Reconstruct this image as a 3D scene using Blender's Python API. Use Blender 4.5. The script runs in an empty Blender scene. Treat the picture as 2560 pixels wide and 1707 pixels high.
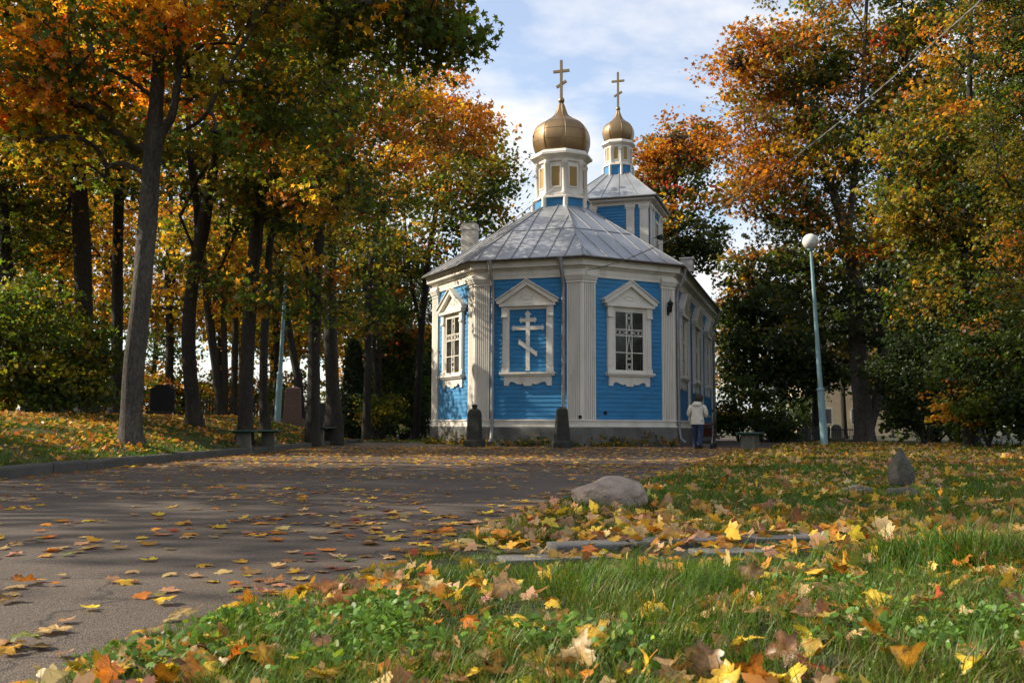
import bpy, bmesh, math, random
import numpy as np
from mathutils import Vector, Matrix, noise

C = bpy.context.scene.collection
SC = bpy.context.scene
R = math.radians
# ---------------------------------------------------------------- camera, sky, sun, exposure
F = 2400.0                      # focal length in photo pixels (photo 2560 x 1707)
CAMZ = 0.65
PITCH = math.atan((1066.5 - 853.5) / F)
ROLL = R(0.22)
cf = Vector((0, math.cos(PITCH), math.sin(PITCH)))
cu0 = Vector((0, -math.sin(PITCH), math.cos(PITCH)))
cr0 = Vector((1, 0, 0))
cr = cr0 * math.cos(ROLL) + cu0 * math.sin(ROLL)
cu = cu0 * math.cos(ROLL) - cr0 * math.sin(ROLL)
CAM = Vector((0, 0, CAMZ))
cam = bpy.data.cameras.new('camera')
cam.sensor_width = 36.0
cam.sensor_fit = 'HORIZONTAL'
cam.lens = 36.0 * F / 2560.0
cam.clip_start = 0.05
cam.clip_end = 3000
cam.dof.use_dof = True
cam.dof.focus_distance = 7.5
cam.dof.aperture_fstop = 9.0
co = bpy.data.objects.new('camera', cam)
C.objects.link(co)
co.matrix_world = Matrix(((cr.x, cu.x, -cf.x, CAM.x), (cr.y, cu.y, -cf.y, CAM.y), (cr.z, cu.z, -cf.z, CAM.z), (0, 0, 0, 1)))
SC.camera = co

SUN_DIR = Vector((-0.96, 0.14, 0)).normalized()      # horizontal direction towards the sun
SUN_EL = R(32)
sv = Vector((SUN_DIR.x * math.cos(SUN_EL), SUN_DIR.y * math.cos(SUN_EL), math.sin(SUN_EL)))
world = bpy.data.worlds.new('World')
SC.world = world
world.use_nodes = True
nt = world.node_tree
for n in list(nt.nodes): nt.nodes.remove(n)
N, L = nt.nodes.new, nt.links.new
out = N('ShaderNodeOutputWorld'); bg = N('ShaderNodeBackground'); sky = N('ShaderNodeTexSky')
sky.sky_type = 'NISHITA'; sky.sun_disc = False; sky.sun_elevation = SUN_EL
sky.sun_rotation = math.atan2(SUN_DIR.x, SUN_DIR.y)
sky.air_density = 1.0; sky.dust_density = 1.2; sky.ozone_density = 1.5
SKY_STRENGTH = 0.15
tc = N('ShaderNodeTexCoord'); sep = N('ShaderNodeSeparateXYZ'); L(tc.outputs['Generated'], sep.inputs[0])
addz = N('ShaderNodeMath'); addz.operation = 'ADD'; addz.inputs[1].default_value = 0.22; L(sep.outputs['Z'], addz.inputs[0])
mxz = N('ShaderNodeMath'); mxz.operation = 'MAXIMUM'; mxz.inputs[1].default_value = 0.05; L(addz.outputs[0], mxz.inputs[0])
dx = N('ShaderNodeMath'); dx.operation = 'DIVIDE'; L(sep.outputs['X'], dx.inputs[0]); L(mxz.outputs[0], dx.inputs[1])
dy = N('ShaderNodeMath'); dy.operation = 'DIVIDE'; L(sep.outputs['Y'], dy.inputs[0]); L(mxz.outputs[0], dy.inputs[1])
cmb = N('ShaderNodeCombineXYZ'); L(dx.outputs[0], cmb.inputs['X']); L(dy.outputs[0], cmb.inputs['Y']); cmb.inputs['Z'].default_value = 3.7
nz = N('ShaderNodeTexNoise'); nz.inputs['Scale'].default_value = 1.7; nz.inputs['Detail'].default_value = 8; nz.inputs['Roughness'].default_value = 0.56
nz.inputs['Distortion'].default_value = 0.35
L(cmb.outputs[0], nz.inputs['Vector'])
rmp = N('ShaderNodeValToRGB'); rmp.color_ramp.elements[0].position = 0.44; rmp.color_ramp.elements[1].position = 0.60
rmp.color_ramp.elements[0].color = (0.22, 0.22, 0.22, 1)
L(nz.outputs['Fac'], rmp.inputs[0])
mix = N('ShaderNodeMix'); mix.data_type = 'RGBA'
L(rmp.outputs[0], mix.inputs['Factor']); L(sky.outputs[0], mix.inputs['A']); mix.inputs['B'].default_value = (4.3, 4.3, 4.4, 1)
L(mix.outputs['Result'], bg.inputs['Color']); bg.inputs['Strength'].default_value = SKY_STRENGTH
L(bg.outputs[0], out.inputs['Surface'])

sl = bpy.data.lights.new('sun', 'SUN'); sl.energy = 5.0; sl.angle = R(0.55); sl.color = (1.0, 0.9, 0.74)
so = bpy.data.objects.new('sun', sl); C.objects.link(so)
so.rotation_euler = sv.to_track_quat('Z', 'Y').to_euler(); so.location = (-40, 10, 40)

vs = SC.view_settings
vs.view_transform = 'Standard'; vs.look = 'None'; vs.exposure = 0.7; vs.gamma = 1.0
vs.use_curve_mapping = False
cy = SC.cycles
cy.max_bounces = 6; cy.diffuse_bounces = 4; cy.glossy_bounces = 2; cy.transmission_bounces = 4; cy.transparent_max_bounces = 4
cy.caustics_reflective = False; cy.caustics_refractive = False
cy.use_denoising = True
cy.sample_clamp_indirect = 6.0

# ---------------------------------------------------------------- pixel <-> world helpers
def ray(u, v):
    return cf + cr * ((u - 1280) / F) + cu * ((853.5 - v) / F)
def P(u, v, Y):                 # point on the pixel's ray at distance Y along the view
    d = ray(u, v)
    return CAM + d * (Y / d.y)
def G(u, v, z=0.0):             # point where the pixel's ray meets height z
    d = ray(u, v)
    return CAM + d * ((z - CAMZ) / d.z)
def proj(p):
    q = Vector(p) - CAM
    return 1280 + F * q.dot(cr) / q.dot(cf), 853.5 - F * q.dot(cu) / q.dot(cf)
def HZ(u, v, Y): return P(u, v, Y).z

# ---------------------------------------------------------------- object helpers
def tag(o, label=None, cat=None, group=None, kind=None):
    if label: o['label'] = label
    if cat: o['category'] = cat
    if group: o['group'] = group
    if kind: o['kind'] = kind
    return o
def empty(name, loc, rz=0, label=None, cat=None, group=None):
    o = bpy.data.objects.new(name, None); C.objects.link(o)
    o.location = loc; o.rotation_euler = (0, 0, rz); o.empty_display_size = 0.2
    return tag(o, label, cat, group)
class MB:
    def __init__(s): s.v = []; s.f = []; s.sm = []
    def add(s, vs, fs, smooth=False):
        n = len(s.v)
        s.v += [tuple(p) for p in vs]
        for f in fs: s.f.append([i + n for i in f]); s.sm.append(smooth)
    def box(s, x0, x1, y0, y1, z0, z1, M=None):
        p = [(x, y, z) for z in (z0, z1) for x, y in ((x0, y0), (x1, y0), (x1, y1), (x0, y1))]
        if M: p = [M(*q) for q in p]
        s.add(p, [(3, 2, 1, 0), (4, 5, 6, 7), (0, 1, 5, 4), (1, 2, 6, 5), (2, 3, 7, 6), (3, 0, 4, 7)])
    def prism(s, poly, c0, c1, M):     # poly in (a,z); extruded in b from c0 to c1 through M(a,b,z)
        n = len(poly)
        p = [M(a, c0, z) for a, z in poly] + [M(a, c1, z) for a, z in poly]
        s.add(p, [list(range(n))[::-1], list(range(n, 2 * n))] + [(i, (i + 1) % n, n + (i + 1) % n, n + i) for i in range(n)])
    def loft(s, rings, cap=True, smooth=False, closed=True):
        n = len(rings[0]); p = [q for r in rings for q in r]; fs = []
        for k in range(len(rings) - 1):
            for i in range(n if closed else n - 1):
                j = (i + 1) % n
                fs.append((k * n + i, k * n + j, (k + 1) * n + j, (k + 1) * n + i))
        s.add(p, fs, smooth)
        if cap and closed:
            s.add(rings[0], [list(range(n))[::-1]]); s.add(rings[-1], [list(range(n))])
    def tube(s, pts, rads, n=8, smooth=True, cap=True):
        pts = [Vector(p) for p in pts]
        if not hasattr(rads, '__len__'): rads = [rads] * len(pts)
        rings = []; ref = None
        for i, p in enumerate(pts):
            t = (pts[min(i + 1, len(pts) - 1)] - pts[max(i - 1, 0)]).normalized()
            if ref is None: ref = Vector((1, 0, 0)) if abs(t.x) < 0.9 else Vector((0, 1, 0))
            a = (ref - t * ref.dot(t)).normalized(); b = t.cross(a); ref = a
            rings.append([p + (a * math.cos(k * 2 * math.pi / n) + b * math.sin(k * 2 * math.pi / n)) * rads[i] for k in range(n)])
        s.loft(rings, cap, smooth)
    def lathe(s, prof, n=16, cx=0, cy=0, rot=0, smooth=True, cap=True):
        rings = [[(cx + r * math.cos(rot + 2 * math.pi * k / n), cy + r * math.sin(rot + 2 * math.pi * k / n), z) for k in range(n)] for r, z in prof]
        s.loft(rings, cap, smooth)
    def build(s, name, mat=None, parent=None, bevel=0):
        me = bpy.data.meshes.new(name)
        me.from_pydata(s.v, [], s.f); me.update()
        bm = bmesh.new(); bm.from_mesh(me); bmesh.ops.recalc_face_normals(bm, faces=bm.faces); bm.to_mesh(me); bm.free()
        for i, p in enumerate(me.polygons): p.use_smooth = s.sm[i]
        if mat: me.materials.append(mat)
        o = bpy.data.objects.new(name, me); C.objects.link(o)
        if parent: o.parent = parent
        if bevel:
            m = o.modifiers.new('bevel', 'BEVEL'); m.width = bevel; m.segments = 2; m.limit_method = 'ANGLE'
        return o
def ident(a, b, z): return (a, b, z)

# ---------------------------------------------------------------- materials
def pmat(name, col, rough=0.7, metal=0.0, var=0.25, vscale=3.0, bump=0.0, bscale=40.0, stain=None, stain_scale=0.8, stain_amt=0.4, spec=0.4, detail=6, streak=1.0):
    m = bpy.data.materials.new(name); m.use_nodes = True
    t = m.node_tree; N, L = t.nodes.new, t.links.new
    b = t.nodes['Principled BSDF']
    b.inputs['Roughness'].default_value = rough; b.inputs['Metallic'].default_value = metal
    b.inputs['Specular IOR Level'].default_value = spec
    tc = N('ShaderNodeTexCoord'); nz = N('ShaderNodeTexNoise'); nz.inputs['Scale'].default_value = vscale; nz.inputs['Detail'].default_value = detail
    mp = N('ShaderNodeMapping'); mp.inputs['Scale'].default_value = (1, 1, 1 / streak); L(tc.outputs['Object'], mp.inputs['Vector'])
    L(mp.outputs[0], nz.inputs['Vector'])
    mr = N('ShaderNodeMapRange'); mr.inputs['From Min'].default_value = 0.3; mr.inputs['From Max'].default_value = 0.7
    mr.inputs['To Min'].default_value = 1 - var; mr.inputs['To Max'].default_value = 1 + var; L(nz.outputs['Fac'], mr.inputs['Value'])
    mx = N('ShaderNodeMix'); mx.data_type = 'RGBA'; mx.blend_type = 'MULTIPLY'; mx.inputs['Factor'].default_value = 1
    mx.inputs['A'].default_value = (*col, 1); L(mr.outputs[0], mx.inputs['B'])
    src = mx.outputs['Result']
    if stain:
        n2 = N('ShaderNodeTexNoise'); n2.inputs['Scale'].default_value = stain_scale; n2.inputs['Detail'].default_value = 8; n2.inputs['Roughness'].default_value = 0.65
        L(mp.outputs[0], n2.inputs['Vector'])
        r2 = N('ShaderNodeMapRange'); r2.inputs['From Min'].default_value = 0.48; r2.inputs['From Max'].default_value = 0.7
        r2.inputs['To Max'].default_value = stain_amt; L(n2.outputs['Fac'], r2.inputs['Value'])
        m2 = N('ShaderNodeMix'); m2.data_type = 'RGBA'; L(r2.outputs[0], m2.inputs['Factor']); L(src, m2.inputs['A']); m2.inputs['B'].default_value = (*stain, 1)
        src = m2.outputs['Result']
    L(src, b.inputs['Base Color'])
    rr = N('ShaderNodeMapRange'); rr.inputs['To Min'].default_value = max(0.05, rough - 0.12); rr.inputs['To Max'].default_value = min(1, rough + 0.12)
    L(nz.outputs['Fac'], rr.inputs['Value']); L(rr.outputs[0], b.inputs['Roughness'])
    if bump:
        n3 = N('ShaderNodeTexNoise'); n3.inputs['Scale'].default_value = bscale; n3.inputs['Detail'].default_value = 5; L(tc.outputs['Object'], n3.inputs['Vector'])
        bp = N('ShaderNodeBump'); bp.inputs['Strength'].default_value = bump; bp.inputs['Distance'].default_value = 0.02
        L(n3.outputs['Fac'], bp.inputs['Height']); L(bp.outputs[0], b.inputs['Normal'])
    return m
M_WHITE = pmat('white_paint', (0.735, 0.685, 0.60), 0.62, var=0.07, vscale=2.5, stain=(0.40, 0.36, 0.29), stain_scale=2.2, stain_amt=0.42, bump=0.15, bscale=60, streak=4)
M_BLUE = pmat('blue_paint', (0.028, 0.197, 0.41), 0.62, var=0.16, vscale=1.7, stain=(0.06, 0.225, 0.375), stain_scale=2.6, stain_amt=0.6, bump=0.12, bscale=50, streak=0.3)
M_CONC = pmat('stained_concrete', (0.15, 0.145, 0.13), 0.9, var=0.25, vscale=2.2, stain=(0.05, 0.05, 0.042), stain_scale=0.9, stain_amt=0.75, bump=0.5, bscale=60)
M_ROOF = pmat('grey_sheet_metal', (0.37, 0.385, 0.395), 0.45, metal=0.5, var=0.16, vscale=1.3, stain=(0.24, 0.235, 0.225), stain_scale=0.9, stain_amt=0.6, bump=0.1, bscale=5)
M_SEAM = pmat('dark_seam_metal', (0.25, 0.255, 0.26), 0.5, metal=0.4, var=0.2)
M_GUT = pmat('weathered_gutter_metal', (0.27, 0.275, 0.28), 0.5, metal=0.4, var=0.2, stain=(0.28, 0.14, 0.07), stain_scale=4, stain_amt=0.5)
M_EAVE = pmat('dark_rusty_gutter', (0.085, 0.082, 0.078), 0.6, metal=0.3, var=0.3, stain=(0.17, 0.085, 0.045), stain_scale=3, stain_amt=0.7)
M_GRILLE = pmat('dark_grey_iron_scroll', (0.09, 0.09, 0.085), 0.6, metal=0.2, var=0.2)
M_GOLD = pmat('aged_gold_leaf', (0.265, 0.178, 0.088), 0.43, metal=0.68, var=0.12, vscale=1.6, stain=(0.22, 0.14, 0.065), stain_scale=2.5, stain_amt=0.4, bump=0.06, bscale=8)
M_GOLDP = pmat('gold_panel', (0.32, 0.21, 0.07), 0.55, metal=0.25, var=0.1)
M_GLASS = pmat('dark_window_glass', (0.016, 0.017, 0.016), 0.06, var=0.3, spec=0.8)
M_IRON = pmat('black_iron', (0.012, 0.012, 0.013), 0.55, metal=0.3, var=0.3)
M_STONE = pmat('dark_mossy_stone', (0.032, 0.032, 0.026), 0.9, var=0.35, vscale=6, stain=(0.055, 0.06, 0.03), stain_scale=4, stain_amt=0.5, bump=0.8, bscale=30)
M_BRICKW = pmat('flaking_white_plaster', (0.62, 0.59, 0.53), 0.9, var=0.12, vscale=3, stain=(0.22, 0.17, 0.14), stain_scale=2.6, stain_amt=0.8, bump=0.6, bscale=25)
# ---------------------------------------------------------------- ground
PX_EDGE = [(-420, 1960), (163, 1707), (420, 1620), (762, 1502), (925, 1442), (1090, 1385), (1154, 1360), (1306, 1295), (1430, 1255), (1500, 1232), (1640, 1200), (1741, 1165), (1790, 1146), (1845, 1128)]
_e = [G(u, v, 0.0) for u, v in PX_EDGE]
EY = [0.0] + [p.y for p in _e] + [27.5, 34.0, 48.0, 70, 3000]
EX = [_e[0].x - 0.6] + [p.x for p in _e] + [7.6, 9.3, 13.6, 30, 30]
def xb(y): return np.interp(y, EY, EX)                       # right edge of the asphalt
KX = -6.15
def kerb_x(y): return KX + 0.12 * np.clip((np.asarray(y) - 30) / 10, 0, 1) + 3.4 * np.clip((np.asarray(y) - 38.3) / 1.2, 0, 1)
def smooth(t): t = np.clip(t, 0, 1); return t * t * (3 - 2 * t)
def vnoise(x, y, s, seed=0):                                   # cheap smooth value noise
    x = np.asarray(x, float) / s; y = np.asarray(y, float) / s
    i = np.floor(x).astype(np.int64); j = np.floor(y).astype(np.int64); fx = x - i; fy = y - j
    def h(a, b):
        n = (a * 374761393 + b * 668265263 + seed * 974711) & 0x7fffffff
        n = ((n ^ (n >> 13)) * 1274126177) & 0x7fffffff
        return ((n ^ (n >> 16)) & 0xffff) / 65535.0
    ux = fx * fx * (3 - 2 * fx); uy = fy * fy * (3 - 2 * fy)
    return (h(i, j) * (1 - ux) + h(i + 1, j) * ux) * (1 - uy) + (h(i, j + 1) * (1 - ux) + h(i + 1, j + 1) * ux) * uy
def gz(x, y):
    x = np.asarray(x, float); y = np.asarray(y, float)
    d = x - xb(y)
    right = np.where(y < 60, 1, 0)
    zr = -0.035 + 0.06 * smooth((d + 0.12) / 0.3) + 0.05 * smooth((y - 8) / 14) * smooth(d / 1.5) + (0.05 * (vnoise(x, y, 1.3, 3) - 0.5) + 0.02 * (vnoise(x, y, 0.35, 5) - 0.5)) * smooth(d / 0.4)
    zr = zr - 0.10 * smooth((y - 33) / 12) * smooth(d / 1.5)
    k = kerb_x(y)
    w = np.interp(y, [0, 18, 26, 32, 36, 40, 60], [4.6, 4.4, 3.6, 2.4, 2.6, 8, 20])
    top = np.interp(y, [0, 12, 18, 26, 32, 35, 38, 42, 60], [0.5, 0.62, 0.74, 0.82, 0.78, 0.62, 0.2, 0.0, 0.0])
    top = top + (0.8 - top) * smooth((-7.6 - x) / 3) * smooth((y - 20) / 10)
    t = np.clip((k - 0.14 - x) / w, 0, 1)
    zl = 0.115 + top * (t * (1.55 - 0.55 * t)) + 0.06 * (vnoise(x, y, 1.6, 9) - 0.5) * smooth(t * 4)
    zl = np.where(y > 37.5, (zl - 0.115) + 0.115 * (1 - smooth((y - 37.5) / 2)), zl)
    z = np.where(x < k - 0.06, zl, zr)
    far = smooth((np.hypot(x, y) - 90) / 60)
    return z * (1 - far) - 0.05 * far
def axis(segs):
    a = []
    for lo, hi, st in segs: a += list(np.arange(lo, hi, st))
    return np.array(a + [segs[-1][1]])
xs = axis([(-2500, -400, 300), (-400, -80, 40), (-80, -24, 4), (-24, -10, 0.6), (-10, -6.5, 0.25), (-6.5, -5.9, 0.05), (-5.9, -2, 0.3), (-2, 4, 0.05), (4, 9, 0.12), (9, 24, 0.5), (24, 80, 4), (80, 400, 40), (400, 2500, 300)])
ys = axis([(-400, -40, 60), (-40, -2, 4), (-2, 1.5, 0.5), (1.5, 6, 0.06), (6, 14, 0.1), (14, 30, 0.25), (30, 50, 0.5), (50, 100, 4), (100, 400, 30), (400, 2600, 300)])
XX, YY = np.meshgrid(xs, ys)
ZZ = gz(XX, YY)
nx, ny = len(xs), len(ys)
def npmesh(name, verts, faces_flat, loop_tot, mat=None, cols=None, smooth_=False):
    me = bpy.data.meshes.new(name)
    nv = len(verts); me.vertices.add(nv); me.vertices.foreach_set('co', np.asarray(verts, np.float32).ravel())
    nl = len(faces_flat); me.loops.add(nl); me.loops.foreach_set('vertex_index', np.asarray(faces_flat, np.int32))
    nf = len(loop_tot); me.polygons.add(nf)
    lt = np.asarray(loop_tot, np.int32); ls = np.concatenate([[0], np.cumsum(lt)[:-1]]).astype(np.int32)
    me.polygons.foreach_set('loop_start', ls)
    me.polygons.foreach_set('loop_total', lt)
    me.polygons.foreach_set('use_smooth', np.full(nf, smooth_))
    me.update(calc_edges=True)
    if cols is not None:
        a = me.color_attributes.new('Col', 'FLOAT_COLOR', 'POINT')
        c = np.ones((nv, 4), np.float32); c[:, :3] = cols
        a.data.foreach_set('color', c.ravel())
    if mat: me.materials.append(mat)
    return me
def npobj(name, me, parent=None):
    o = bpy.data.objects.new(name, me); C.objects.link(o)
    if parent: o.parent = parent
    return o
idx = np.arange(nx * ny).reshape(ny, nx)
q = np.stack([idx[:-1, :-1], idx[:-1, 1:], idx[1:, 1:], idx[1:, :-1]], -1).reshape(-1)
M_GROUND = pmat('leafy_soil_and_turf', (0.040, 0.042, 0.016), 0.95, var=0.5, vscale=2.0, stain=(0.075, 0.045, 0.016), stain_scale=1.3, stain_amt=0.7, bump=0.8, bscale=30)
o = npobj('ground', npmesh('ground', np.stack([XX, YY, ZZ], -1).reshape(-1, 3), q, np.full(len(q) // 4, 4), M_GROUND, smooth_=True)); tag(o, kind='structure')

# asphalt: fine aggregate, tar patches and dusty wear
def asphalt_mat():
    m = bpy.data.materials.new('worn_asphalt'); m.use_nodes = True
    t = m.node_tree; N, L = t.nodes.new, t.links.new; b = t.nodes['Principled BSDF']
    tc = N('ShaderNodeTexCoord')
    n1 = N('ShaderNodeTexNoise'); n1.inputs['Scale'].default_value = 110; n1.inputs['Detail'].default_value = 5; n1.inputs['Roughness'].default_value = 0.75; L(tc.outputs['Object'], n1.inputs['Vector'])
    vo = N('ShaderNodeTexVoronoi'); vo.inputs['Scale'].default_value = 150; L(tc.outputs['Object'], vo.inputs['Vector'])
    n2 = N('ShaderNodeTexNoise'); n2.inputs['Scale'].default_value = 0.9; n2.inputs['Detail'].default_value = 9; n2.inputs['Roughness'].default_value = 0.62; L(tc.outputs['Object'], n2.inputs['Vector'])
    r1 = N('ShaderNodeValToRGB'); e = r1.color_ramp.elements
    e[0].position = 0.36; e[0].color = (0.030, 0.022, 0.016, 1); e[1].position = 0.66; e[1].color = (0.145, 0.109, 0.078, 1)
    L(n1.outputs['Fac'], r1.inputs[0])
    r2 = N('ShaderNodeMapRange'); r2.inputs['From Min'].default_value = 0.3; r2.inputs['From Max'].default_value = 0.7; r2.inputs['To Min'].default_value = 0.68; r2.inputs['To Max'].default_value = 1.35
    L(n2.outputs['Fac'], r2.inputs['Value'])
    mx = N('ShaderNodeMix'); mx.data_type = 'RGBA'; mx.blend_type = 'MULTIPLY'; mx.inputs['Factor'].default_value = 1; L(r1.outputs[0], mx.inputs['A']); L(r2.outputs[0], mx.inputs['B'])
    r3 = N('ShaderNodeMapRange'); r3.inputs['From Min'].default_value = 0.9; r3.inputs['From Max'].default_value = 1.0; L(vo.outputs['Color'], r3.inputs['Value'])
    m3 = N('ShaderNodeMix'); m3.data_type = 'RGBA'; L(r3.outputs[0], m3.inputs['Factor']); L(mx.outputs['Result'], m3.inputs['A']); m3.inputs['B'].default_value = (0.27, 0.235, 0.19, 1)
    vc = N('ShaderNodeTexVoronoi'); vc.feature = 'DISTANCE_TO_EDGE'; vc.inputs['Scale'].default_value = 0.55; nd = N('ShaderNodeTexNoise'); nd.inputs['Scale'].default_value = 2.5; nd.inputs['Detail'].default_value = 6; L(tc.outputs['Object'], nd.inputs['Vector'])
    ma = N('ShaderNodeMix'); ma.data_type = 'RGBA'; ma.blend_type = 'ADD'; ma.inputs['Factor'].default_value = 0.45; L(tc.outputs['Object'], ma.inputs['A']); L(nd.outputs['Color'], ma.inputs['B']); L(ma.outputs['Result'], vc.inputs['Vector'])
    rc_ = N('ShaderNodeMapRange'); rc_.inputs['From Min'].default_value = 0.0; rc_.inputs['From Max'].default_value = 0.008; rc_.inputs['To Min'].default_value = 0.35; rc_.inputs['To Max'].default_value = 1.0; L(vc.outputs['Distance'], rc_.inputs['Value'])
    m4 = N('ShaderNodeMix'); m4.data_type = 'RGBA'; m4.blend_type = 'MULTIPLY'; m4.inputs['Factor'].default_value = 1; L(m3.outputs['Result'], m4.inputs['A']); L(rc_.outputs[0], m4.inputs['B'])
    L(m4.outputs['Result'], b.inputs['Base Color']); b.inputs['Roughness'].default_value = 0.82; b.inputs['Specular IOR Level'].default_value = 0.35
    bp = N('ShaderNodeBump'); bp.inputs['Strength'].default_value = 0.6; bp.inputs['Distance'].default_value = 0.006
    L(vo.outputs['Distance'], bp.inputs['Height']); L(bp.outputs[0], b.inputs['Normal'])
    return m
M_ASPH = asphalt_mat()
ay = axis([(-3, 2, 0.5), (2, 14, 0.2), (14, 34, 0.5), (34, 38, 0.5), (38, 40, 0.25), (40, 62, 2)])
rows = []
for y in ay:
    l, r = float(kerb_x(y)), float(xb(y)) + 0.22
    rows.append(np.stack([np.linspace(l, r, 24), np.full(24, y), np.zeros(24)], -1))
av = np.concatenate(rows); av[:, 2] = 0.006 * (vnoise(av[:, 0], av[:, 1], 1.1, 21) - 0.5) * 1.5 - 0.002
ai = np.arange(len(av)).reshape(len(ay), 24)
aq = np.stack([ai[:-1, :-1], ai[:-1, 1:], ai[1:, 1:], ai[1:, :-1]], -1).reshape(-1)
o = npobj('road', npmesh('road', av, aq, np.full(len(aq) // 4, 4), M_ASPH, smooth_=True)); tag(o, kind='structure')

# kerb stones on the left
M_KERB = pmat('dark_kerb_concrete', (0.088, 0.082, 0.068), 0.9, var=0.3, vscale=3, stain=(0.04, 0.045, 0.026), stain_scale=1.5, stain_amt=0.6, bump=0.6, bscale=50)
kb = MB(); rk = random.Random(4)
y = 2.0
while y < 38.2:
    ln = 1.0; x0 = float(kerb_x(y)); j = rk.uniform(-0.012, 0.012); h = 0.142 + rk.uniform(-0.008, 0.01)
    def KM(a, b, z, x0=x0 + j, y=y): return (x0 + a, y + b, z)
    kb.prism([(-0.15, -0.05), (0.0, -0.05), (0.0, h - 0.03), (-0.022, h), (-0.15, h)], 0.006, ln - 0.006, KM)
    y += ln
tag(kb.build('kerb', M_KERB), kind='structure')

# two rows of flat slabs crossing the right lawn
M_SLAB = pmat('grey_paving_stone', (0.135, 0.125, 0.112), 0.85, var=0.22, vscale=7, stain=(0.09, 0.085, 0.07), stain_scale=3, stain_amt=0.6, bump=0.6, bscale=70)
sb = MB(); rs = random.Random(8); SLABS = []
for (ua, va, ub, vb, wd) in ((1000, 1409, 2300, 1372, 0.19), (1130, 1372, 2560, 1338, 0.22)):
    p, q_ = G(ua, va, 0.03), G(ub, vb, 0.03); d = (q_ - p); Ln = d.length; d.normalize(); nrm = Vector((-d.y, d.x, 0))
    t = 0.0
    SLABS.append((p.copy(), d.copy(), Ln, wd))
    while t < Ln:
        l = rs.uniform(0.42, 0.6)
        tilt = rs.uniform(-0.012, 0.012); zt = max(float(gz(*(p + d * (t + f * l) + nrm * g)[:2])) for f in (0, .5, 1) for g in (-wd / 2, 0, wd / 2)) + rs.uniform(0.014, 0.026); off = rs.uniform(-0.02, 0.02)
        def SM(a, b, z, t=t, tilt=tilt, off=off, p=p, d=d, nrm=nrm): 
            r = p + d * (t + a) + nrm * (b + off); return (r.x, r.y, z + tilt * a)
        if rs.random() > 0.22: sb.box(0.008, l - 0.008, -wd / 2, wd / 2, -0.06, zt, SM)
        t += l
tag(sb.build('stone_path', M_SLAB, bevel=0.008), kind='structure')

# ---------------------------------------------------------------- church
TH = R(-17.5)
CHX, CHY = 1.913, 36.88
church = empty('church', (CHX, CHY, 0), TH, 'small blue wooden church with white pilasters and two gold onion domes', 'church')
AP = 4.527; SH = 1.875; NB = 11.6
def hz(v, t=0.0, u=1410):  # height of an image row at a point of the church axis
    return HZ(u, v, CHY + math.cos(TH) * t)
A_, B_, C_, D_ = (-AP, -SH), (-SH, -AP), (SH, -AP), (AP, -SH)
E_, F_ = (AP, NB), (-AP, NB)
PLAN = [A_, B_, C_, D_, E_, F_]
def ring(o):
    k = o * math.tan(R(22.5))
    return [(-(AP + o), -(SH + k)), (-(SH + k), -(AP + o)), (SH + k, -(AP + o)), (AP + o, -(SH + k)), (AP + o, NB + o), (-(AP + o), NB + o)]
def sweep(mb, prof, cap=False):
    mb.loft([[(x, y, z) for x, y in ring(o)] for o, z in prof], cap)
def frame(p, q):
    p, q = Vector(p), Vector(q); d = (q - p); ln = d.length; d.normalize(); n = Vector((d.y, -d.x))
    def M(a, b, z): r = p + d * a + n * b; return (r.x, r.y, z)
    return M, ln
ZP, ZS, ZW, ZE = 0.65, 0.90, 5.72, 6.34
m = MB(); sweep(m, [(0.12, -0.3), (0.12, ZP - 0.05), (0.10, ZP - 0.003)]); m.add([(x, y, ZP - 0.004) for x, y in ring(0.10)], [range(6)])
m.build('plinth', M_CONC, church)
m = MB(); sweep(m, [(0.115, ZP), (0.115, ZP + 0.04), (0.085, ZP + 0.05), (0.085, ZS - 0.06), (0.125, ZS - 0.05), (0.125, ZS - 0.02), (0.05, ZS)]); m.build('skirting', M_WHITE, church)
m = MB()
rc = random.Random(2)
BH = 0.15
for i in range(6):
    M, ln = frame(PLAN[i], PLAN[(i + 1) % 6])
    z = ZS - 0.02
    while z < ZW + 0.1:
        j = rc.uniform(-0.002, 0.003)
        m.add([M(0, 0.02 + j, z), M(ln, 0.02 + j, z), M(ln, 0.004, z + BH), M(0, 0.004, z + BH)], [(0, 1, 2, 3)])
        m.add([M(0, 0.0, z), M(ln, 0.0, z), M(ln, 0.02 + j, z), M(0, 0.02 + j, z)], [(0, 1, 2, 3)])
        z += BH
m.build('wall', M_BLUE, church)
m = MB()
sweep(m, [(0.0, ZW - 0.02), (0.06, ZW - 0.02), (0.06, ZW + 0.10), (0.075, ZW + 0.105), (0.075, ZW + 0.24), (0.14, ZW + 0.29), (0.14, ZW + 0.33), (0.25, ZW + 0.345), (0.28, ZW + 0.345), (0.28, ZE - 0.11), (0.33, ZE - 0.08), (0.35, ZE - 0.02), (0.2, ZE - 0.018)])
m.build('cornice', M_WHITE, church)
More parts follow.
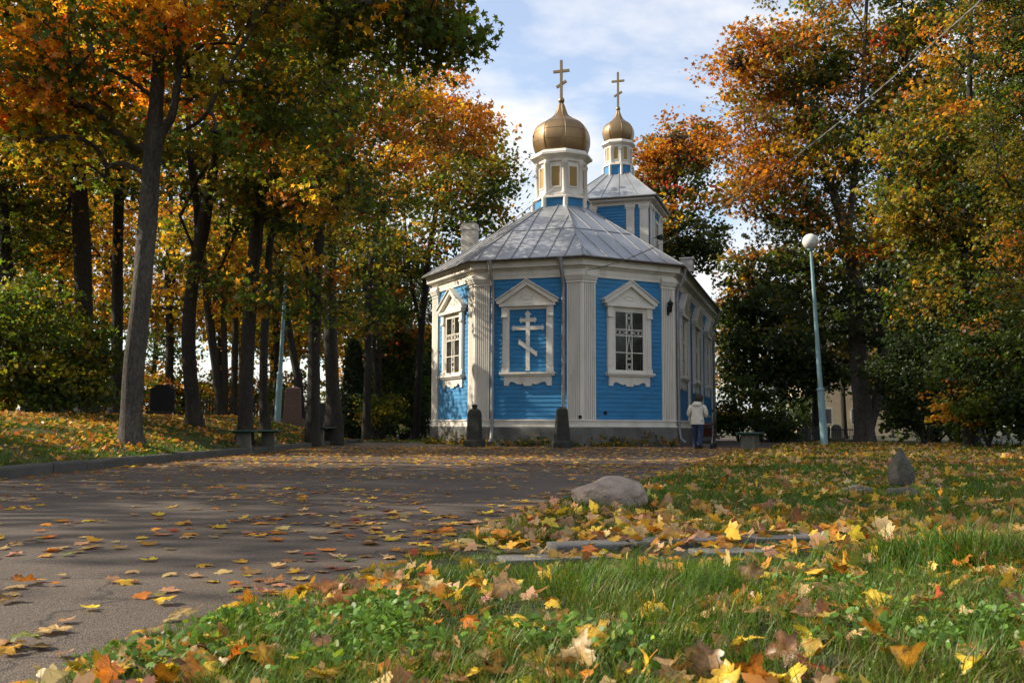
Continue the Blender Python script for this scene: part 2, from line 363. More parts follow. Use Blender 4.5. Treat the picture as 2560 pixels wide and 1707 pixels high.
# fluted pilasters: a facet on each side of every corner
def facet(mb, M, a0, a1, grow0, grow1, z0, z1):
    n = 7; w = (a1 - a0); st = w / n
    pts = []
    if grow0: pts.append((a0 - grow0, 0.075))
    else: pts.append((a0, 0.0)); pts.append((a0, 0.075))
    for k in range(n):
        x0 = a0 + k * st
        if k: pts += [(x0 - 0.015, 0.075), (x0 - 0.011, 0.022), (x0 + 0.011, 0.022), (x0 + 0.015, 0.075)]
    if grow1: pts.append((a1 + grow1, 0.075))
    else: pts += [(a1, 0.075), (a1, 0.0)]
    lo = [M(a, b, z0) for a, b in pts]; hi = [M(a, b, z1) for a, b in pts]
    k = len(pts)
    mb.add(lo + hi, [(i, i + 1, k + i + 1, k + i) for i in range(k - 1)])
def collar(mb, M, a0, a1, b, z0, z1, g0, g1):
    t = math.tan(R(22.5)) * b
    x0 = a0 - t if g0 else a0 - b * 0.35; x1 = a1 + t if g1 else a1 + b * 0.35
    mb.add([M(x0 if not g0 else a0 - t, 0, z0), M(x0, b, z0), M(x1, b, z0), M(x1, 0, z0), M(x0, 0, z1), M(x0, b, z1), M(x1, b, z1), M(x1, 0, z1)],
           [(0, 1, 2, 3), (4, 5, 6, 7), (1, 2, 6, 5), (0, 1, 5, 4), (2, 3, 7, 6)])
CAP = [(0.10, 5.50, 5.535), (0.085, 5.535, 5.60), (0.13, 5.60, 5.66), (0.16, 5.66, 5.72), (0.19, 5.72, 5.79), (0.15, 5.79, 5.90)]
FW = 0.50
for i in range(1, 5):       # corners B, C, D, and the nave's far corner
    m = MB(); Ml, ll = frame(PLAN[i - 1], PLAN[i]); Mr, lr = frame(PLAN[i], PLAN[(i + 1) % 6])
    g = 0.075 * math.tan(R(22.5)) if i < 4 else 0.075
    facet(m, Ml, ll - FW, ll, 0, g, ZS - 0.01, 5.52); facet(m, Mr, 0, FW, g, 0, ZS - 0.01, 5.52)
    for b, z0, z1 in CAP: collar(m, Ml, ll - FW, ll, b, z0, z1, False, True); collar(m, Mr, 0, FW, b, z0, z1, True, False)
    m.build('pilaster', M_WHITE, church)
m = MB(); Mr, lr = frame(A_, B_); Ml, ll = frame(F_, A_)
facet(m, Ml, ll - FW, ll, 0, 0.03, ZS - 0.01, 5.52); facet(m, Mr, 0, FW, 0.03, 0, ZS - 0.01, 5.52)
for b, z0, z1 in CAP: collar(m, Mr, 0, FW, b, z0, z1, True, False); collar(m, Ml, ll - FW, ll, b, z0, z1, False, True)
m.build('pilaster', M_WHITE, church)
Mn, lnn = frame(D_, E_)
for a in (4.25, 8.75):
    m = MB(); facet(m, Mn, a - 0.2, a + 0.2, 0, 0, ZS - 0.01, 5.52)
    for b, z0, z1 in CAP: collar(m, Mn, a - 0.2, a + 0.2, b, z0, z1, False, False)
    m.build('pilaster', M_WHITE, church)
# windows
ZB, ZT = 2.50, 4.74
def bar(mb, M, p, q_, w, b0, b1):
    p, q_ = Vector(p), Vector(q_); d = (q_ - p).normalized(); n = Vector((-d.y, d.x)) * w / 2
    mb.prism([(p + n)[:], (q_ + n)[:], (q_ - n)[:], (p - n)[:]], b0, b1, M)
def window(M, c, blind=False):
    def W(a, b, z): return M(c + a, b, z)
    root = None
    m = MB()
    # casing with stepped jambs
    for s in (-1, 1):
        x = sorted((s * 0.66, s * 0.90)); m.box(x[0], x[1], 0, 0.085, ZB, ZT, W)
        x = sorted((s * 0.72, s * 0.87)); m.box(x[0], x[1], 0.085, 0.11, ZB + 0.2, ZT - 0.12, W)
        x = sorted((s * 0.70, s * 0.92)); m.box(x[0], x[1], 0.085, 0.16, ZT - 0.36, ZT - 0.30, W); m.box(x[0], x[1], 0.085, 0.135, ZT - 0.30, ZT, W)
        m.box(x[0], x[1], 0.085, 0.12, ZB, ZB + 0.14, W)
    m.box(-0.66, 0.66, 0, 0.07, ZT - 0.10, ZT, W)
    if not blind:
        m.box(-0.66, -0.57, 0, 0.06, ZB, ZT - 0.1, W); m.box(0.57, 0.66, 0, 0.06, ZB, ZT - 0.1, W)
        m.box(-0.57, 0.57, 0, 0.06, ZB, ZB + 0.09, W); m.box(-0.57, 0.57, 0, 0.06, ZT - 0.16, ZT - 0.10, W)
    fr = m.build('window' if not blind else 'blind_window', M_WHITE, church)
    m = MB()
    m.box(-0.99, 0.99, 0, 0.20, ZT + 0.003, ZT + 0.10, W)
    m.prism([(-0.95, ZT + 0.10), (0.95, ZT + 0.10), (0.02, ZT + 0.69), (-0.02, ZT + 0.69)], 0, 0.10, W)
    for s in (-1, 1):
        m.prism([(s * 1.08, ZT + 0.10), (s * 1.08, ZT + 0.20), (0, ZT + 0.88), (0, ZT + 0.72), (s * 0.96, ZT + 0.10)], 0, 0.22, W)
        m.prism([(s * 1.12, ZT + 0.20), (s * 1.12, ZT + 0.235), (0, ZT + 0.93), (0, ZT + 0.882), ], 0, 0.27, W)
    # relief scroll ornament in the gable
    sc = []
    for k in range(15):
        t = k / 14 * math.pi; sc.append(W(-0.24 * math.cos(t), 0.105, ZT + 0.34 - 0.10 * math.sin(t)))
    m.tube(sc, 0.014, 5)
    for s in (-1, 1):
        m.tube([W(s * (0.02 + 0.06 * t) , 0.105, ZT + 0.36 + 0.04 * math.sin(t * 2.4)) for t in np.linspace(0, 3.4, 9)], 0.011, 5)
    m.build('pediment', M_WHITE, fr)
    m = MB()
    m.box(-0.98, 0.98, 0, 0.20, ZB - 0.07, ZB - 0.003, W); m.box(-0.95, 0.95, 0, 0.14, ZB - 0.13, ZB - 0.07, W)
    ap = [(-0.84, ZB - 0.13), (-0.84, ZB - 0.46), (-0.68, ZB - 0.46), (-0.66, ZB - 0.38), (-0.60, ZB - 0.33), (-0.50, ZB - 0.34), (-0.38, ZB - 0.40), (-0.27, ZB - 0.42), (-0.17, ZB - 0.39), (-0.13, ZB - 0.47)]
    ap2 = ap + [(-a, z) for a, z in ap[::-1]]
    m.prism(ap2, 0, 0.07, W)
    m.build('sill', M_WHITE, fr)
    if blind: return fr
    m = MB(); m.box(-0.57, 0.57, 0.0, 0.026, ZB + 0.09, ZT - 0.16, W); m.build('pane', M_GLASS, fr)
    # white tracery: a cross of doubled bars with diamonds and wedges
    m = MB(); z0, z1 = ZB + 0.09, ZT - 0.16; H = z1 - z0
    b0, b1 = 0.026, 0.05; w = 0.028
    zA, zBb, zC = z1 - 0.30 * H, z1 - 0.41 * H, z1 - 0.70 * H
    for s in (-1, 1): bar(m, W, (s * 0.115, z0), (s * 0.115, z1), w, b0, b1)
    for z in (zA, zBb, zC): bar(m, W, (-0.57, z), (0.57, z), w, b0 + 0.004, b1 + 0.004)
    t = 0.018
    def diamond(x0, x1, za, zb):
        xm, zm = (x0 + x1) / 2, (za + zb) / 2
        for p, q_ in (((x0, zm), (xm, zb)), ((xm, zb), (x1, zm)), ((x1, zm), (xm, za)), ((xm, za), (x0, zm))): bar(m, W, p, q_, t, b0, b1 - 0.004)
        bar(m, W, (x0, zb), (x1, zb), t, b0, b1 - 0.002); bar(m, W, (x0, za), (x1, za), t, b0, b1 - 0.002)
    e = 0.22
    diamond(-0.1, 0.1, z1 - e, z1); diamond(-0.1, 0.1, zBb, zA); diamond(-0.1, 0.1, zC - e, zC); diamond(-0.1, 0.1, z0, z0 + e)
    diamond(-0.57, -0.37, zBb, zA); diamond(0.37, 0.57, zBb, zA)
    for s in (-1, 1):
        bar(m, W, (s * 0.1, z1 - e), (0, zA), t, b0, b1 - 0.003); bar(m, W, (s * 0.1, zC), (0, zBb), t, b0, b1 - 0.003)
        bar(m, W, (s * 0.37, zA), (s * 0.13, (zA + zBb) / 2), t, b0, b1 - 0.003); bar(m, W, (s * 0.37, zBb), (s * 0.13, (zA + zBb) / 2), t, b0, b1 - 0.003)
        bar(m, W, (s * 0.37, zA), (s * 0.37, zBb), t, b0, b1 - 0.003)
    m.build('tracery', M_WHITE, fr)
    # thin grey scroll bars behind it
    m = MB()
    for s in (-1, 1):
        for x in (0.24, 0.47): bar(m, W, (s * x, z0), (s * x, z1), 0.006, 0.0265, 0.033)
        for z in (z0 + 0.25, zC + 0.27, zA + 0.2): bar(m, W, (s * 0.13, z), (s * 0.56, z), 0.006, 0.0265, 0.034)
        for z in (z0 + 0.12, zC + 0.12):
            m.tube([W(s * (0.3 + 0.09 * math.cos(k) * (1 - k / 11)), 0.032, z + 0.09 * math.sin(k) * (1 - k / 11)) for k in np.linspace(0, 9, 20)], 0.005, 4)
    m.build('grille', M_GRILLE, fr)
    return fr
MA, lA = frame(A_, B_); MC, lC = frame(B_, C_); MD, lD = frame(C_, D_)
window(MA, lA / 2); window(MD, lD / 2); blind = window(MC, lC / 2, True)
for a in (2.35, 6.5, 10.95): window(Mn, a)
# three-bar cross on the blind window
m = MB(); c0 = lC / 2
def W0(a, b, z): return MC(c0 + a, b, z)
zc0, zc1 = ZB + 0.05, ZT - 0.16
def arm(z, half, w):
    m.prism([(-half, z), (-half + w * 0.55, z + w * 0.85), (-half + w * 0.55, z + w / 2), (half - w * 0.55, z + w / 2), (half - w * 0.55, z + w * 0.85), (half, z), (half - w * 0.55, z - w * 0.85), (half - w * 0.55, z - w / 2), (-half + w * 0.55, z - w / 2), (-half + w * 0.55, z - w * 0.85)], 0.02, 0.060, W0)
m.prism([(-0.068, zc0), (0.068, zc0), (0.068, zc1 - 0.16), (0.11, zc1 - 0.10), (0, zc1 + 0.02), (-0.11, zc1 - 0.10), (-0.068, zc1 - 0.16)], 0.02, 0.064, W0)
arm(zc1 - 0.31, 0.31, 0.13); arm(zc1 - 0.58, 0.58, 0.13)
bar(m, W0, (-0.29, zc1 - 1.06), (0.29, zc1 - 1.46), 0.14, 0.02, 0.056)
for s in (-1, 1): m.box(s * 0.29 - 0.035, s * 0.29 + 0.035, 0.02, 0.058, zc1 - 1.26 - s * 0.2 - 0.085, zc1 - 1.26 - s * 0.2 + 0.085, W0)
m.build('cross', M_WHITE, church)
# roof
RO = 0.42; rg = ring(RO); sl_ = (9.02 - ZE) / (AP + RO - 1.02); ZA = ZE + sl_ * (AP + RO)
apex, rend = (0, 0, ZA), (0, NB + RO, ZA)
e = [(x, y, ZE) for x, y in rg]
m = MB(); m.add(e + [apex, rend], [(0, 1, 6), (1, 2, 6), (2, 3, 6), (3, 4, 7, 6), (5, 0, 6, 7), (4, 5, 7)])
e2 = [(x, y, ZE - 0.03) for x, y in rg]; m.add(e + e2, [(i, (i + 1) % 6, 6 + (i + 1) % 6, 6 + i) for i in range(6)] + [range(6, 12)])
roof = m.build('roof', M_ROOF, church)
m = MB()
def seam(p, q_, r=0.022): m.tube([Vector(p) + Vector((0, 0, 0.012)), Vector(q_) + Vector((0, 0, 0.012))], r, 5, False)
for i in range(5):
    p, q_ = Vector(e[i]), Vector(e[i + 1]); d = q_ - p; ln = d.length; d.normalize(); nrm = Vector((-d.y, d.x, 0))
    if i == 4: continue
    seam(e[i], apex, 0.026)
    k = 0.33
    while k < ln:
        # climb the slope until the hip is met
        if i < 3: dist = min(k, ln - k) / math.tan(R(22.5))
        else: dist = k / math.tan(R(22.5))
        dist = min(dist, AP + RO)
        a = p + d * k; b = a + nrm * dist + Vector((0, 0, sl_ * dist)); seam(a, b)
        k += 0.62
    hd = 2.0; off = hd * math.tan(R(22.5))
    seam(p + d * off + nrm * hd + Vector((0, 0, sl_ * hd)), (q_ - d * (off if i < 3 else 0)) + nrm * hd + Vector((0, 0, sl_ * hd)), 0.014)
p, q_ = Vector(e[5]), Vector(e[0])
for k in np.arange(0.6, NB + SH, 0.62): seam(p + (q_ - p).normalized() * k, Vector((0, p.y - k, ZA)))
m.build('standing_seam', M_SEAM, roof)
m = MB()
for i in range(5):
    p, q_ = Vector((*ring(RO + 0.02)[i], ZE - 0.035)), Vector((*ring(RO + 0.02)[i + 1], ZE - 0.035)); m.tube([p, q_], 0.045, 6)
m.build('gutter', M_EAVE, roof)
m = MB(); cxh, cyh = -4.25, 1.25; zt = HZ(1176, 560, 39.3)
m.box(cxh - 0.30, cxh + 0.30, cyh - 0.25, cyh + 0.25, ZE + 0.2, zt - 0.28); m.box(cxh - 0.34, cxh + 0.34, cyh - 0.29, cyh + 0.29, ZE + 0.2, zt - 1.45)
m.box(cxh - 0.33, cxh + 0.33, cyh - 0.28, cyh + 0.28, zt - 0.28, zt - 0.12); m.box(cxh - 0.30, cxh + 0.30, cyh - 0.25, cyh + 0.25, zt - 0.12, zt)
m.build('chimney', M_BRICKW, roof, bevel=0.02)
m = MB(); m.box(4.55, 5.0, 0.3, 0.75, ZE + 0.15, ZE + 0.62); m.box(4.5, 5.05, 0.25, 0.8, ZE + 0.62, ZE + 0.68); m.build('vent_box', M_BRICKW, roof)
# downpipes
def downpipe(M, a):
    m = MB(); b0 = 0.66
    pts = [M(a, 0.41, ZE - 0.06), M(a, 0.41, ZE - 0.26), M(a + 0.01, 0.32, ZE - 0.52), M(a + 0.02, 0.15, ZE - 0.86), M(a + 0.02, 0.13, ZE - 1.1), M(a + 0.02, 0.15, 0.6), M(a + 0.02, 0.2, 0.25), M(a + 0.02, 0.36, 0.12)]
    m.tube(pts, 0.062, 10)
    m.tube([M(a, 0.41, ZE - 0.02), M(a, 0.41, ZE - 0.2)], [0.11, 0.07], 10)
    for z in (4.9, 3.2, 1.6): m.tube([M(a + 0.02, 0.145, z), M(a + 0.02, 0.145, z + 0.04)], 0.072, 10)
    m.build('downpipe', M_GUT, church)
downpipe(MC, 0.62); downpipe(MC, lC - 0.63); downpipe(Mn, 0.30); downpipe(Mn, 13.1)
# wall lanterns on the pilasters
def lantern(M, a, z):
    m = MB()
    def W(x, b, zz): return M(a + x, b, z + zz)
    m.tube([W(0, 0.07, -0.18), W(0, 0.16, -0.22), W(0, 0.22, -0.14)], 0.014, 6)
    m.tube([W(0, 0.22, 0.34), W(0, 0.22, 0.22), W(0, 0.22, 0.16), W(0, 0.22, 0.10)], [0.008, 0.02, 0.07, 0.13], 6, False)
    m.tube([W(0, 0.22, 0.10), W(0, 0.22, -0.12)], [0.10, 0.055], 6, False)
    m.tube([W(0, 0.22, -0.12), W(0, 0.22, -0.16), W(0, 0.22, -0.22)], [0.075, 0.06, 0.01], 6, False)
    m.box(-0.04, 0.04, 0.07, 0.09, -0.3, 0.0, W)
    m.build('lantern', M_IRON, church)
lantern(MD, lD - 0.25, HZ(1662, 765, 33.3)); lantern(Ml, ll - 0.12, HZ(1095, 790, 36.2))
for (M, a, b, z) in ((MC, lC - 0.05, 0.08, HZ(1448, 1042, 32)), (MD, 0.9, 0.02, HZ(1528, 1032, 32.6))):
    m = MB(); m.tube([M(a, b - 0.01, z), M(a, b + 0.045, z)], [0.065, 0.055], 12, False); m.build('vent_hole', M_IRON, church)
for (M, a) in ((MC, 2.35), (MD, 2.45)):
    m = MB(); m.box(a - 0.02, a + 0.02, 0.12, 0.14, 0.12, 0.52, M); m.box(a - 0.17, a + 0.17, 0.121, 0.138, 0.30, 0.335, M); m.build('plinth_mark', M_KERB, church)
# drums, domes, crosses
def octa(r, z, cx=0, cy=0, n=8): return [(cx + r * math.cos(R(22.5) + 2 * math.pi * k / n), cy + r * math.sin(R(22.5) + 2 * math.pi * k / n), z) for k in range(n)]
def stack(mb, prof, cx, cy): mb.loft([octa(r / math.cos(R(22.5)), z, cx, cy) for r, z in prof], False)
def onion(prof, cx, cy, sub=5, bulge=0.45):
    rings = []
    for r, z in prof:
        rg_ = []
        for k in range(8):
            for s in range(sub):
                a0, a1 = R(22.5 + 45 * k), R(67.5 + 45 * k); t = s / sub
                px = math.cos(a0) * (1 - t) + math.cos(a1) * t; py = math.sin(a0) * (1 - t) + math.sin(a1) * t
                l = math.hypot(px, py); f = 1 + bulge * (1 / l - 1)
                rg_.append((cx + r * px * f, cy + r * py * f, z))
        rings.append(rg_)
    return rings
def dome_cross(mb, cx, cy, z0, ztop, zbar, half, zs, w, ball):
    rgt = Vector((1, 0, 0))
    mb.lathe([(0.02, z0 - ball), (ball * 0.75, z0 - ball * 0.7), (ball, z0), (ball * 0.75, z0 + ball * 0.7), (0.02, z0 + ball)], 14, cx, cy)
    def W(a, b, z): return (cx + a, cy + b, z)
    t = w * 0.45
    mb.box(-w / 2, w / 2, -t, t, z0 + ball * 0.6, ztop, W)
    mb.box(-half, half, -t * 0.9, t * 0.9, zbar - w / 2, zbar + w / 2, W)
    bar(mb, W, (-half * 0.62, zs - half * 0.34), (half * 0.62, zs + half * 0.34), w, -t * 0.85, t * 0.85)
def cupola(cx, cy, t, zz, wds, dome, panels, arch, posts):
    """zz: levels; wds: half widths (apothem)"""
    zb0, zb1, zl, zd0, zd1, zc1 = zz; rb, rd, rcn = wds
    m = MB(); stack(m, [(rb, zb0), (rb, zb1)], cx, cy); dr = m.build('drum_base', M_BLUE, church)
    pr = rb / math.cos(R(22.5))
    for k in range(8):
        a = R(22.5 + 45 * k); px, py = cx + pr * math.cos(a), cy + pr * math.sin(a)
        m = MB(); m.lathe([(rb * 0.095, zb0), (rb * 0.095, zb1)], 8, px, py, a); m.build('corner_post', M_WHITE, dr)
    m = MB(); stack(m, [(rb * 0.9, zb1 - 0.003), (rb * 1.07, zb1), (rb * 1.07, zb1 + 0.05), (rd * 1.05, zl), (rd * 1.05, zl + 0.1), (rd, zl + 0.13), (rd, zd1 - 0.02)], cx, cy)
    drum = m.build('drum', M_WHITE, church)
    pr = rd / math.cos(R(22.5))
    for k in range(8):
        m = MB()
        a = R(22.5 + 45 * k); m.lathe([(rd * 0.12, zl + 0.1), (rd * 0.12, zd1 - 0.16), (rd * 0.15, zd1 - 0.14), (rd * 0.15, zd1 - 0.01)], 8, cx + pr * math.cos(a) * 0.985, cy + pr * math.sin(a) * 0.985, a)
        m.build('corner_post', M_WHITE, drum)
    side = 2 * rd * math.tan(R(22.5))
    for k in range(8):
        a = R(45 * k); nx_, ny_ = math.cos(a), math.sin(a)
        def W(x, b, z, nx_=nx_, ny_=ny_): return (cx + nx_ * (rd + b) - ny_ * x, cy + ny_ * (rd + b) + nx_ * x, z)
        hw = side * 0.23; p0, p1 = panels
        if arch: poly = [(-hw, p0), (hw, p0), (hw, p1 - hw), (hw * 0.7, p1 - hw * 0.3), (0, p1), (-hw * 0.7, p1 - hw * 0.3), (-hw, p1 - hw)]
        else: poly = [(-hw, p0), (hw, p0), (hw, p1), (-hw, p1)]
        m = MB(); m.prism(poly, -0.02, 0.012, W); m.build('drum_panel', M_GOLDP, drum)
    for k in range(8):
        m = MB()
        a = R(45 * k); nx_, ny_ = math.cos(a), math.sin(a)
        def W(x, b, z, nx_=nx_, ny_=ny_): return (cx + nx_ * (rd + b) - ny_ * x, cy + ny_ * (rd + b) + nx_ * x, z)
        hw = side * 0.23; p0, p1 = panels; f = side * 0.07
        m.box(-hw - f, -hw, 0, 0.03, p0 - f, p1 + f, W); m.box(hw, hw + f, 0, 0.03, p0 - f, p1 + f, W); m.box(-hw, hw, 0, 0.03, p1, p1 + f, W); m.box(-hw, hw, 0, 0.035, p0 - f, p0, W)
        m.build('panel_frame', M_WHITE, drum)
    m = MB(); stack(m, [(rd * 0.9, zd1 - 0.025), (rd * 1.08, zd1 - 0.02), (rd * 1.1, zd1 + (zc1 - zd1) * 0.2), (rcn * 0.97, zd1 + (zc1 - zd1) * 0.5), (rcn, zd1 + (zc1 - zd1) * 0.52), (rcn, zd1 + (zc1 - zd1) * 0.72), (rcn * 0.9, zc1), (rcn * 0.5, zc1 + 0.01)], cx, cy)
    m.build('drum_cornice', M_WHITE, church)
    return drum
# front cupola
S0 = 36.88 / F
v0 = lambda y: 130 + y / 3.016
zf = lambda y: hz(v0(y))
cupola(0, 0, 0, (8.75, zf(1142), zf(1120), zf(1070), zf(862), zf(785)), (1.02, 0.86, 1.14), None, (zf(1050), zf(905)), False, None)
prof = [(195, 792), (205, 770), (214, 745), (222, 715), (226, 680), (225, 650), (219, 620), (207, 592), (188, 568), (163, 549), (134, 533), (104, 517), (78, 500), (60, 484), (47, 465), (37, 440), (28, 415), (20, 396), (15, 388)]
kpx = S0 / 3.016 * 0.985
pr = [(r * kpx, zf(y)) for r, y in prof]
m = MB(); m.loft(onion(pr, 0, 0), True, True); dome = m.build('dome', M_GOLD, church)
m = MB()
for k in range(8):
    a = R(22.5 + 45 * k); m.tube([(r * math.cos(a), r * math.sin(a), z) for r, z in pr], 0.012, 5)
for y in (700, 625, 560):
    zz_ = zf(y); r_ = float(np.interp(zz_, [z for _, z in pr], [r for r, _ in pr])); rgs = onion([(r_ * 1.003, zz_)], 0, 0)[0]; m.tube([Vector(q_) for q_ in rgs + rgs[:1]], 0.007, 4)
m.build('dome_rib', M_GOLD, dome)
m = MB(); dome_cross(m, 0, 0, zf(368), zf(65), zf(147), 65 * kpx, zf(245), 20 * kpx, 26 * kpx); m.build('dome_cross', M_GOLD, dome)
# tower
TT = 11.56; TW = 1.86
S1 = 47.9 / F
zt_ = lambda y, t=TT: hz(v0(y), t, 1550)
FT = TT - TW
ze = zt_(1100, FT - 0.35); zwt = zt_(1160, FT)
def sq(h, z): return [(-h, TT - h, z), (h, TT - h, z), (h, TT + h, z), (-h, TT + h, z)]
m = MB(); c4 = [(-TW, FT), (TW, FT), (TW, TT + TW), (-TW, TT + TW)]
for i in range(4):
    M, ln = frame(c4[i], c4[(i + 1) % 4]); z = 5.0
    if i >= 2: z = 0.0
    while z < zwt:
        m.add([M(0, 0.03, z), M(ln, 0.03, z), M(ln, 0.002, z + BH), M(0, 0.002, z + BH)], [(0, 1, 2, 3)]); m.add([M(0, 0, z), M(ln, 0, z), M(ln, 0.03, z), M(0, 0.03, z)], [(0, 1, 2, 3)]); z += BH
tower = m.build('tower', M_BLUE, church)
m = MB(); m.loft([sq(TW + o_, z) for o_, z in ((0, zwt - 0.02), (0.06, zwt - 0.02), (0.06, zwt + 0.10), (0.10, zwt + 0.12), (0.26, ze - 0.16), (0.30, ze - 0.14), (0.30, ze - 0.05), (0.2, ze - 0.04))], False)
m.build('tower_cornice', M_WHITE, tower)
for i in (0, 1):
    M, ln = frame(c4[i], c4[i + 1])
    for a0, a1 in ((0.04, 0.46), (0.72, 1.12), (ln - 1.12, ln - 0.72), (ln - 0.46, ln - 0.04)):
        m = MB(); m.box(a0, a1, 0, 0.075, 7.0, zwt - 0.25, M); m.box(a0 - 0.03, a1 + 0.03, 0, 0.10, zwt - 0.25, zwt - 0.17, M); m.box(a0 - 0.05, a1 + 0.05, 0, 0.13, zwt - 0.17, zwt - 0.025, M)
        m.build('tower_pilaster', M_WHITE, tower)
M, ln = frame(c4[1], c4[2])
m = MB(); z1 = zwt - 0.5; z0 = z1 - 1.9
for x0, x1, za, zb in ((ln / 2 - 0.5, ln / 2 - 0.36, z0, z1), (ln / 2 + 0.36, ln / 2 + 0.5, z0, z1), (ln / 2 - 0.36, ln / 2 + 0.36, z1 - 0.14, z1), (ln / 2 - 0.36, ln / 2 + 0.36, z0, z0 + 0.14)): m.box(x0, x1, 0, 0.08, za, zb, M)
m.box(ln / 2 - 0.36, ln / 2 + 0.36, 0.03, 0.06, (z0 + z1) / 2 - 0.02, (z0 + z1) / 2 + 0.02, M)
m.box(ln / 2 - 0.02, ln / 2 + 0.02, 0.03, 0.058, z0 + 0.14, z1 - 0.14, M)
m.build('tower_window', M_WHITE, tower)
m = MB(); m.box(ln / 2 - 0.36, ln / 2 + 0.36, 0, 0.03, z0 + 0.14, z1 - 0.14, M); m.build('tower_pane', M_GLASS, tower)
m = MB(); Y = zt_(1418, TT - 1.0); m.tube([M(0.5, 0.05, Y - 0.1), M(0.5, 0.3, Y - 0.05)], 0.02, 6); m.tube([M(0.42, 0.30, Y - 0.06), M(0.36, 0.52, Y - 0.10)], [0.08, 0.17], 8, False); m.build('floodlight', M_IRON, tower)
zr1 = zt_(938)
m = MB(); rr = TW + 0.40; rt = 0.62
m.loft([sq(rr, ze - 0.04), sq(rr, ze)], False); m.loft([sq(rr, ze), sq(rt, zr1)], True); tr = m.build('tower_roof', M_ROOF, church)
m = MB()
for i in range(4):
    p0, p1 = Vector(sq(rr, ze)[i]), Vector(sq(rr, ze)[(i + 1) % 4]); t0, t1 = Vector(sq(rt, zr1)[i]), Vector(sq(rt, zr1)[(i + 1) % 4])
    for f in (0, 0.2, 0.4, 0.6, 0.8): m.tube([p0.lerp(p1, f) + Vector((0, 0, .01)), t0.lerp(t1, f) + Vector((0, 0, .01))], 0.022, 5, False)
    m.tube([p0, p1], 0.05, 6)
m.build('roof_seam', M_SEAM, tr)
cupola(0, TT, TT, (zr1 - 0.12, zt_(877), zt_(866), zt_(850), zt_(738), zt_(688)), (0.70, 0.60, 0.82), None, (zt_(833), zt_(740)), True, None)
k2 = S1 / 3.016
prof2 = [(104, 690), (114, 668), (122, 645), (126, 620), (125, 600), (120, 582), (108, 564), (88, 546), (68, 533), (50, 520), (38, 506), (28, 488), (20, 470), (13, 452), (10, 444)]
pr2 = [(r * k2 * 0.985, zt_(y)) for r, y in prof2]
m = MB(); m.loft(onion(pr2, 0, TT), True, True); d2 = m.build('dome', M_GOLD, church)
m = MB()
for k in range(8):
    a = R(22.5 + 45 * k); m.tube([(r * math.cos(a), TT + r * math.sin(a), z) for r, z in pr2], 0.010, 5)
m.build('dome_rib', M_GOLD, d2)
m = MB(); dome_cross(m, 0, TT, zt_(430), zt_(155), zt_(222), 50 * k2, zt_(320), 15 * k2, 18 * k2); m.build('dome_cross', M_GOLD, d2)
# ---------------------------------------------------------------- foliage machinery
def leaf_mat(name, trans=0.45, gloss=0.05, bright=1.45, rough=0.42):
    m = bpy.data.materials.new(name); m.use_nodes = True
    t = m.node_tree; N, L = t.nodes.new, t.links.new
    for n in list(t.nodes): t.nodes.remove(n)
    o = N('ShaderNodeOutputMaterial'); at = N('ShaderNodeAttribute'); at.attribute_name = 'Col'
    oi = N('ShaderNodeObjectInfo'); mu = N('ShaderNodeMix'); mu.data_type = 'RGBA'; mu.blend_type = 'MULTIPLY'; mu.inputs['Factor'].default_value = 1
    L(at.outputs['Color'], mu.inputs['A']); L(oi.outputs['Color'], mu.inputs['B'])
    tc = N('ShaderNodeTexCoord'); nz = N('ShaderNodeTexNoise'); nz.inputs['Scale'].default_value = 14; nz.inputs['Detail'].default_value = 4; L(tc.outputs['Object'], nz.inputs['Vector'])
    mr = N('ShaderNodeMapRange'); mr.inputs['From Min'].default_value = 0.3; mr.inputs['From Max'].default_value = 0.7; mr.inputs['To Min'].default_value = 0.72; mr.inputs['To Max'].default_value = 1.25; L(nz.outputs['Fac'], mr.inputs['Value'])
    m2 = N('ShaderNodeMix'); m2.data_type = 'RGBA'; m2.blend_type = 'MULTIPLY'; m2.inputs['Factor'].default_value = 1; L(mu.outputs['Result'], m2.inputs['A']); L(mr.outputs[0], m2.inputs['B'])
    d = N('ShaderNodeBsdfDiffuse'); L(m2.outputs['Result'], d.inputs['Color'])
    mb_ = N('ShaderNodeMix'); mb_.data_type = 'RGBA'; mb_.blend_type = 'MULTIPLY'; mb_.inputs['Factor'].default_value = 1; L(m2.outputs['Result'], mb_.inputs['A']); mb_.inputs['B'].default_value = (bright, bright * 0.95, bright * 0.7, 1)
    tr = N('ShaderNodeBsdfTranslucent'); L(mb_.outputs['Result'], tr.inputs['Color'])
    mx = N('ShaderNodeMixShader'); mx.inputs[0].default_value = trans; L(d.outputs[0], mx.inputs[1]); L(tr.outputs[0], mx.inputs[2])
    g = N('ShaderNodeBsdfGlossy'); g.inputs['Roughness'].default_value = rough
    m3 = N('ShaderNodeMixShader'); m3.inputs[0].default_value = gloss; L(mx.outputs[0], m3.inputs[1]); L(g.outputs[0], m3.inputs[2])
    L(m3.outputs[0], o.inputs['Surface'])
    return m
M_LEAF = leaf_mat('autumn_foliage', 0.5, 0.025, 1.75)
M_LITTER = leaf_mat('fallen_leaf', 0.28, 0.04, 1.3)
M_GRASS = leaf_mat('grass_blade', 0.35, 0.022, 1.4, 0.45)
